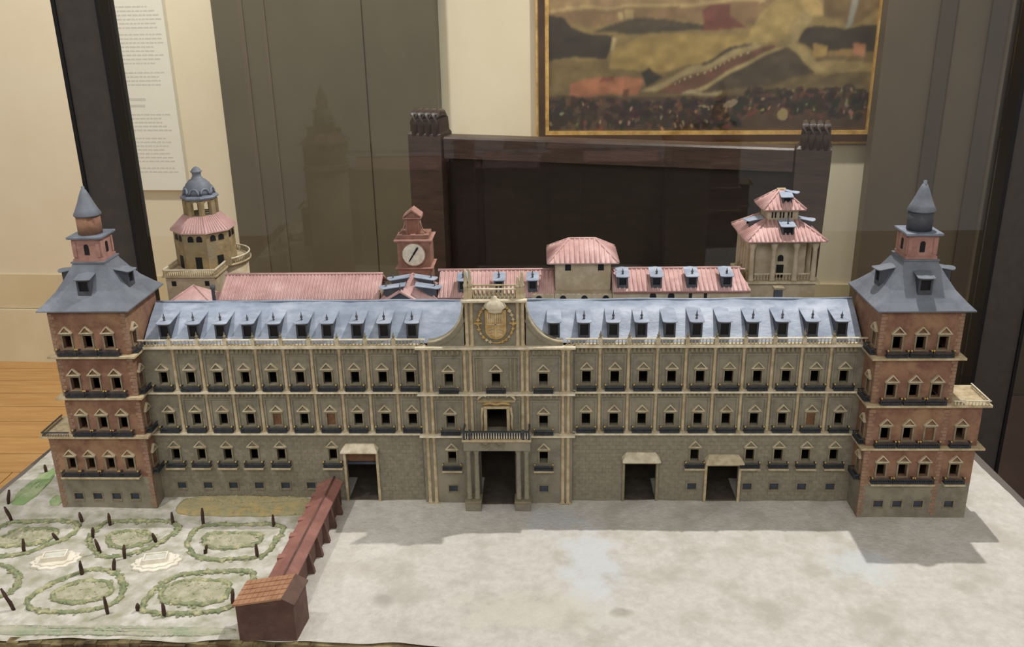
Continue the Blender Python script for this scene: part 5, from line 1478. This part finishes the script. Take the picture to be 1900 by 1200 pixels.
HEDGES = [
    ([(-0.9963, -0.0811), (-0.9516, -0.079), (-0.9008, -0.0787), (-0.8568, -0.0857), (-0.8538, -0.1125), (-0.8607, -0.1386), (-0.8844, -0.1591), (-0.902, -0.1807), (-0.9292, -0.1923), (-0.9702, -0.1959), (-1.0177, -0.1398)], 'outer hedge loop of the bed behind the corner fountain'),
    ([(-0.9755, -0.1446), (-0.9712, -0.1133), (-0.9471, -0.1061), (-0.8972, -0.1057), (-0.8827, -0.1145), (-0.8852, -0.1388), (-0.9104, -0.156), (-0.9534, -0.1663), (-0.9863, -0.1599)], 'inner hedge loop of the bed behind the corner fountain'),
    ([(-0.8196, -0.1383), (-0.8178, -0.0891), (-0.8027, -0.078), (-0.7585, -0.0796), (-0.6968, -0.0774), (-0.6675, -0.0935), (-0.669, -0.1235), (-0.6896, -0.1576), (-0.7249, -0.1874), (-0.7658, -0.1958), (-0.7941, -0.1717)], 'outer hedge loop of the middle rear bed near the brick tower'),
    ([(-0.7864, -0.1295), (-0.7808, -0.1155), (-0.7477, -0.1118), (-0.7116, -0.1203), (-0.6997, -0.1374), (-0.715, -0.1545), (-0.736, -0.1663), (-0.7677, -0.1599)], 'inner hedge loop of the middle rear bed near the brick tower'),
    ([(-0.6363, -0.1505), (-0.6377, -0.104), (-0.6166, -0.0877), (-0.5767, -0.0875), (-0.5339, -0.0872), (-0.4838, -0.0887), (-0.4726, -0.1081), (-0.4792, -0.1409), (-0.4833, -0.1806), (-0.4927, -0.1935), (-0.5597, -0.2004), (-0.5963, -0.1975), (-0.6219, -0.1687)], 'outer hedge loop of the rear bed beside the gallery'),
    ([(-0.6121, -0.1317), (-0.6032, -0.1178), (-0.52, -0.1172), (-0.5053, -0.1309), (-0.5079, -0.1579), (-0.5705, -0.1682), (-0.5968, -0.1585)], 'inner hedge loop of the rear bed beside the gallery'),
    ([(-0.8333, -0.3249), (-0.8347, -0.2943), (-0.8156, -0.2652), (-0.7758, -0.2303), (-0.7343, -0.2299), (-0.6963, -0.264), (-0.6856, -0.3026), (-0.694, -0.3234), (-0.7334, -0.3413), (-0.798, -0.342)], 'outer hedge loop of the front bed between the two fountains'),
    ([(-0.8017, -0.301), (-0.7924, -0.2752), (-0.7634, -0.2603), (-0.7213, -0.2628), (-0.7059, -0.293), (-0.7245, -0.3141), (-0.7858, -0.3148)], 'inner hedge loop of the front bed between the two fountains'),
    ([(-0.6437, -0.335), (-0.6377, -0.2678), (-0.6026, -0.2363), (-0.4972, -0.2278), (-0.484, -0.2412), (-0.4931, -0.3347), (-0.5629, -0.3434), (-0.6224, -0.3427)], 'outer hedge loop of the front bed beside the gatehouse'),
    ([(-0.6192, -0.3075), (-0.6275, -0.2779), (-0.5949, -0.2572), (-0.5327, -0.2566), (-0.5154, -0.271), (-0.5156, -0.316), (-0.5713, -0.3207), (-0.6093, -0.317)], 'inner hedge loop of the front bed beside the gatehouse'),
    ([(-0.962, -0.218), (-0.9347, -0.2162), (-0.9089, -0.2253), (-0.8759, -0.2584), (-0.8689, -0.2875), (-0.8836, -0.306), (-0.9086, -0.3091)], 'hedge loop of the bed cut off by the picture edge'),
]
for P, lb in HEDGES:
    hedge(P, lb, 0.0040)


def patch(name, P, material, label, cat, h=0.003, smooth=1):
    pts = ring_pts(P, 0.006, smooth)
    c = sum(pts, Vector()) / len(pts)
    rs = []
    for s, dz in ((1.0, -0.002), (0.985, h * 0.6), (0.93, h), (0.75, h), (0.5, h), (0.25, h)):
        rs.append([(c.x + (p.x - c.x) * s, c.y + (p.y - c.y) * s, ground_h(c.x + (p.x - c.x) * s, c.y + (p.y - c.y) * s) + dz + (random.uniform(-0.0014, 0.0014) if dz > 0 else 0)) for p in pts])
    m = MB().rings(rs, True)
    if cat in ('garden bed', 'flower bed', 'turf'):
        for _ in range(int(len(pts) * (2.6 if cat != 'turf' else 1.2))):
            p = random.choice(pts); t = math.sqrt(random.random()) * 0.95
            x, y = c.x + (p.x - c.x) * t, c.y + (p.y - c.y) * t
            if cat == 'turf': y = p.y * 0.85 + c.y * 0.15
            clump(m, x, y, ground_h(x, y) + h * 0.6, random.uniform(0.0014, 0.0034))
    o = link(name, m.mesh(name, material), None, T())
    return tag(o, label, cat)


patch('garden_bed', [(-0.9755, -0.1446), (-0.9712, -0.1133), (-0.9471, -0.1061), (-0.8972, -0.1057), (-0.8827, -0.1145), (-0.8852, -0.1388), (-0.9104, -0.156), (-0.9534, -0.1663), (-0.9863, -0.1599)], 'bed', 'soft green planting bed inside the loop behind the corner fountain', 'garden bed', 0.0015)['group'] = 'planting beds'
patch('garden_bed', [(-0.7864, -0.1295), (-0.7808, -0.1155), (-0.7477, -0.1118), (-0.7116, -0.1203), (-0.6997, -0.1374), (-0.715, -0.1545), (-0.736, -0.1663), (-0.7677, -0.1599)], 'bed', 'olive planting bed inside the middle rear hedge loop', 'garden bed', 0.0015)['group'] = 'planting beds'
patch('garden_bed', [(-0.6121, -0.1317), (-0.6032, -0.1178), (-0.52, -0.1172), (-0.5053, -0.1309), (-0.5079, -0.1579), (-0.5705, -0.1682), (-0.5968, -0.1585)], 'bed', 'speckled planting bed inside the rear hedge loop beside the gallery', 'garden bed', 0.0015)['group'] = 'planting beds'
patch('garden_bed', [(-0.8017, -0.301), (-0.7924, -0.2752), (-0.7634, -0.2603), (-0.7213, -0.2628), (-0.7059, -0.293), (-0.7245, -0.3141), (-0.7858, -0.3148)], 'bed', 'pale planting bed inside the front loop between the fountains', 'garden bed', 0.0015)['group'] = 'planting beds'
patch('garden_bed', [(-0.6192, -0.3075), (-0.6275, -0.2779), (-0.5949, -0.2572), (-0.5327, -0.2566), (-0.5154, -0.271), (-0.5156, -0.316), (-0.5713, -0.3207), (-0.6093, -0.317)], 'bed', 'pale planting bed inside the front loop beside the gatehouse', 'garden bed', 0.0015)['group'] = 'planting beds'
patch('flower_bed', [(-0.7017, -0.0382), (-0.6903, -0.0051), (-0.6132, -0.0008), (-0.4351, -0.0039), (-0.4325, -0.0367), (-0.4519, -0.0612), (-0.5836, -0.0601), (-0.6857, -0.0589)], 'flowers', 'ochre flower bed along the foot of the palace wall', 'flower bed', 0.004)
patch('lawn', [(-1.0321, -0.0265), (-1.0151, 0.1205), (-0.9847, 0.0828), (-0.9829, -0.0302)], 'lawn', 'bright green lawn strip on the base edge left of the tower', 'lawn', 0.002)
patch('lawn', [(-0.9516, -0.03), (-0.9454, 0.0136), (-0.9161, -0.0298)], 'lawn', 'small green lawn wedge against the left tower foot', 'lawn', 0.002)
patch('turf_strip', [(-0.895, -0.3758), (-0.6745, -0.3758), (-0.4731, -0.3759), (-0.4676, -0.3933), (-0.6649, -0.3969), (-0.8829, -0.3958)], 'turf', 'long greenish turf strip along the front edge of the garden', 'turf', 0.0025)

# stakes


def stake(x, y, h, lx, ly, r=0.0030, bend=0.0):
    m = MB(); m.tube([(0, 0, -0.004), (lx * 0.3 + bend, ly * 0.3, h * 0.35), (lx * 0.7 + bend * 0.6, ly * 0.7, h * 0.7), (lx, ly, h)], [r * 0.85, r * 1.05, r * 1.0, r * 0.55], 7, jitter=0.18)
    return link('tree_stake', m.mesh('tree_stake', 'stake'), None, T(x, y, ground_h(x, y)))


STAKES = [
    (-1.0269, -0.0246, 0.0294, 0.0072, 0.0007, 'brown stake on the green lawn edge nearest the picture side'),
    (-0.9912, -0.0774, 0.0321, -0.0065, -0.0023, 'brown leaning stake at the lawn corner, just below the upright one'),
    (-0.8565, -0.0820, 0.0195, -0.0026, 0.0020, 'brown stake behind the corner fountain at the rear of its bed'),
    (-0.8000, -0.0908, 0.0251, 0.0012, -0.0004, 'brown stake in front of the brick tower, rear left of the middle bed'),
    (-0.6835, -0.0882, 0.0239, -0.0005, 0.0025, 'brown stake at the rear right corner of the middle rear bed'),
    (-0.6276, -0.0878, 0.0340, 0.0016, 0.0017, 'brown tall stake in front of the ochre flower bed'),
    (-0.4952, -0.0941, 0.0226, -0.0006, 0.0027, 'brown stake nearest the gallery behind the rear bed'),
    (-0.8689, -0.1438, 0.0189, -0.0072, -0.0023, 'brown leaning stake just behind the corner fountain'),
    (-0.8131, -0.1314, 0.0224, 0.0049, -0.0025, 'brown stake at the left end of the middle rear bed, upper of two'),
    (-0.9107, -0.1824, 0.0285, 0.0029, 0.0009, 'brown stake left of the corner fountain'),
    (-0.7770, -0.1797, 0.0295, -0.0034, -0.0024, 'brown leaning stake at the left end of the middle rear bed, lower of two'),
    (-0.6907, -0.1475, 0.0200, -0.0037, -0.0015, 'brown stake at the right end of the middle rear bed'),
    (-0.7271, -0.1954, 0.0271, 0.0035, -0.0004, 'brown stake at the front of the middle rear bed'),
    (-0.5922, -0.1798, 0.0175, 0.0061, -0.0002, 'brown stake at the front left of the rear bed beside the gallery'),
    (-0.4969, -0.1919, 0.0281, 0.0013, -0.0004, 'brown stake at the front right of the rear bed beside the gallery'),
    (-0.7792, -0.2425, 0.0266, 0.0011, 0.0000, 'brown stake just right of the corner fountain'),
    (-0.7299, -0.2314, 0.0225, 0.0038, 0.0018, 'brown stake at the rear right of the front middle bed'),
    (-0.8423, -0.3372, 0.0395, -0.0143, 0.0006, 'brown bent long stake at the picture edge in the front garden'),
    (-0.6892, -0.3435, 0.0334, 0.0005, -0.0021, 'brown tall stake at the front right of the front middle bed'),
    (-0.6454, -0.3350, 0.0143, 0.0031, -0.0024, 'brown short stump at the front left of the gatehouse bed'),
    (-0.5967, -0.3490, 0.0242, -0.0007, 0.0015, 'brown stake in front of the gatehouse bed'),
    (-0.4974, -0.3213, 0.0296, 0.0027, 0.0013, 'brown stake standing against the brown gatehouse'),
    (-1.0125, 0.0915, 0.0185, -0.0009, 0.0004, 'brown stake on the green lawn beside the left tower'),
]
for (x, y, h, lx, ly, lb) in STAKES:
    tag(stake(x, y, h, lx, ly), lb, 'tree', 'brown cypress stakes in the garden')


def fountain(x, y, rz, label):
    f = thing('fountain', label, 'fountain', (x, y, ground_h(x, y)), rz, 'white garden fountains')
    W = WM[f.name]
    n = 48
    def sc(a): return 1 + 0.07 * math.cos(12 * a)
    m = MB(); m.rings([[(0.0395 * s * sc(a) * math.cos(a) * (1.0 if abs(math.cos(a)) < .8 else 1.0), 0.0260 * s * sc(a) * math.sin(a), z) for a in [2 * PI * k / n for k in range(n)]] for s, z in ((1.0, -0.002), (1.0, 0.0030), (0.94, 0.0042))])
    inst('scalloped_step', m.mesh('scalloped_step', 'white'), f, W)
    m = MB(); m.rings([[(0.0330 * s * sc(a) * math.cos(a), 0.0210 * s * sc(a) * math.sin(a), z) for a in [2 * PI * k / n for k in range(n)]] for s, z in ((1.0, 0.0040), (1.0, 0.0062), (0.95, 0.0070))])
    inst('upper_step', m.mesh('upper_step', 'white'), f, W)
    m = MB(); a, b2, t = 0.0195, 0.0110, 0.0022
    for x0, x1, y0, y1 in ((-a, a, -b2, -b2 + t), (-a, a, b2 - t, b2), (-a, -a + t, -b2 + t, b2 - t), (a - t, a, -b2 + t, b2 - t)):
        m.box(x0, x1, y0, y1, 0.0065, 0.0150)
    inst('basin', m.mesh('basin', 'white'), f, W)
    inst('basin_water', MB().box(-a + t, a - t, -b2 + t, b2 - t, 0.0065, 0.0125).mesh('basin_water', 'basin_water'), f, W)


fountain(-0.8430, -0.2040, math.radians(12), 'white scalloped fountain with rectangular basin, nearer the garden corner')
fountain(-0.6660, -0.2080, math.radians(12), 'white scalloped fountain with rectangular basin, nearer the red-roofed gallery')
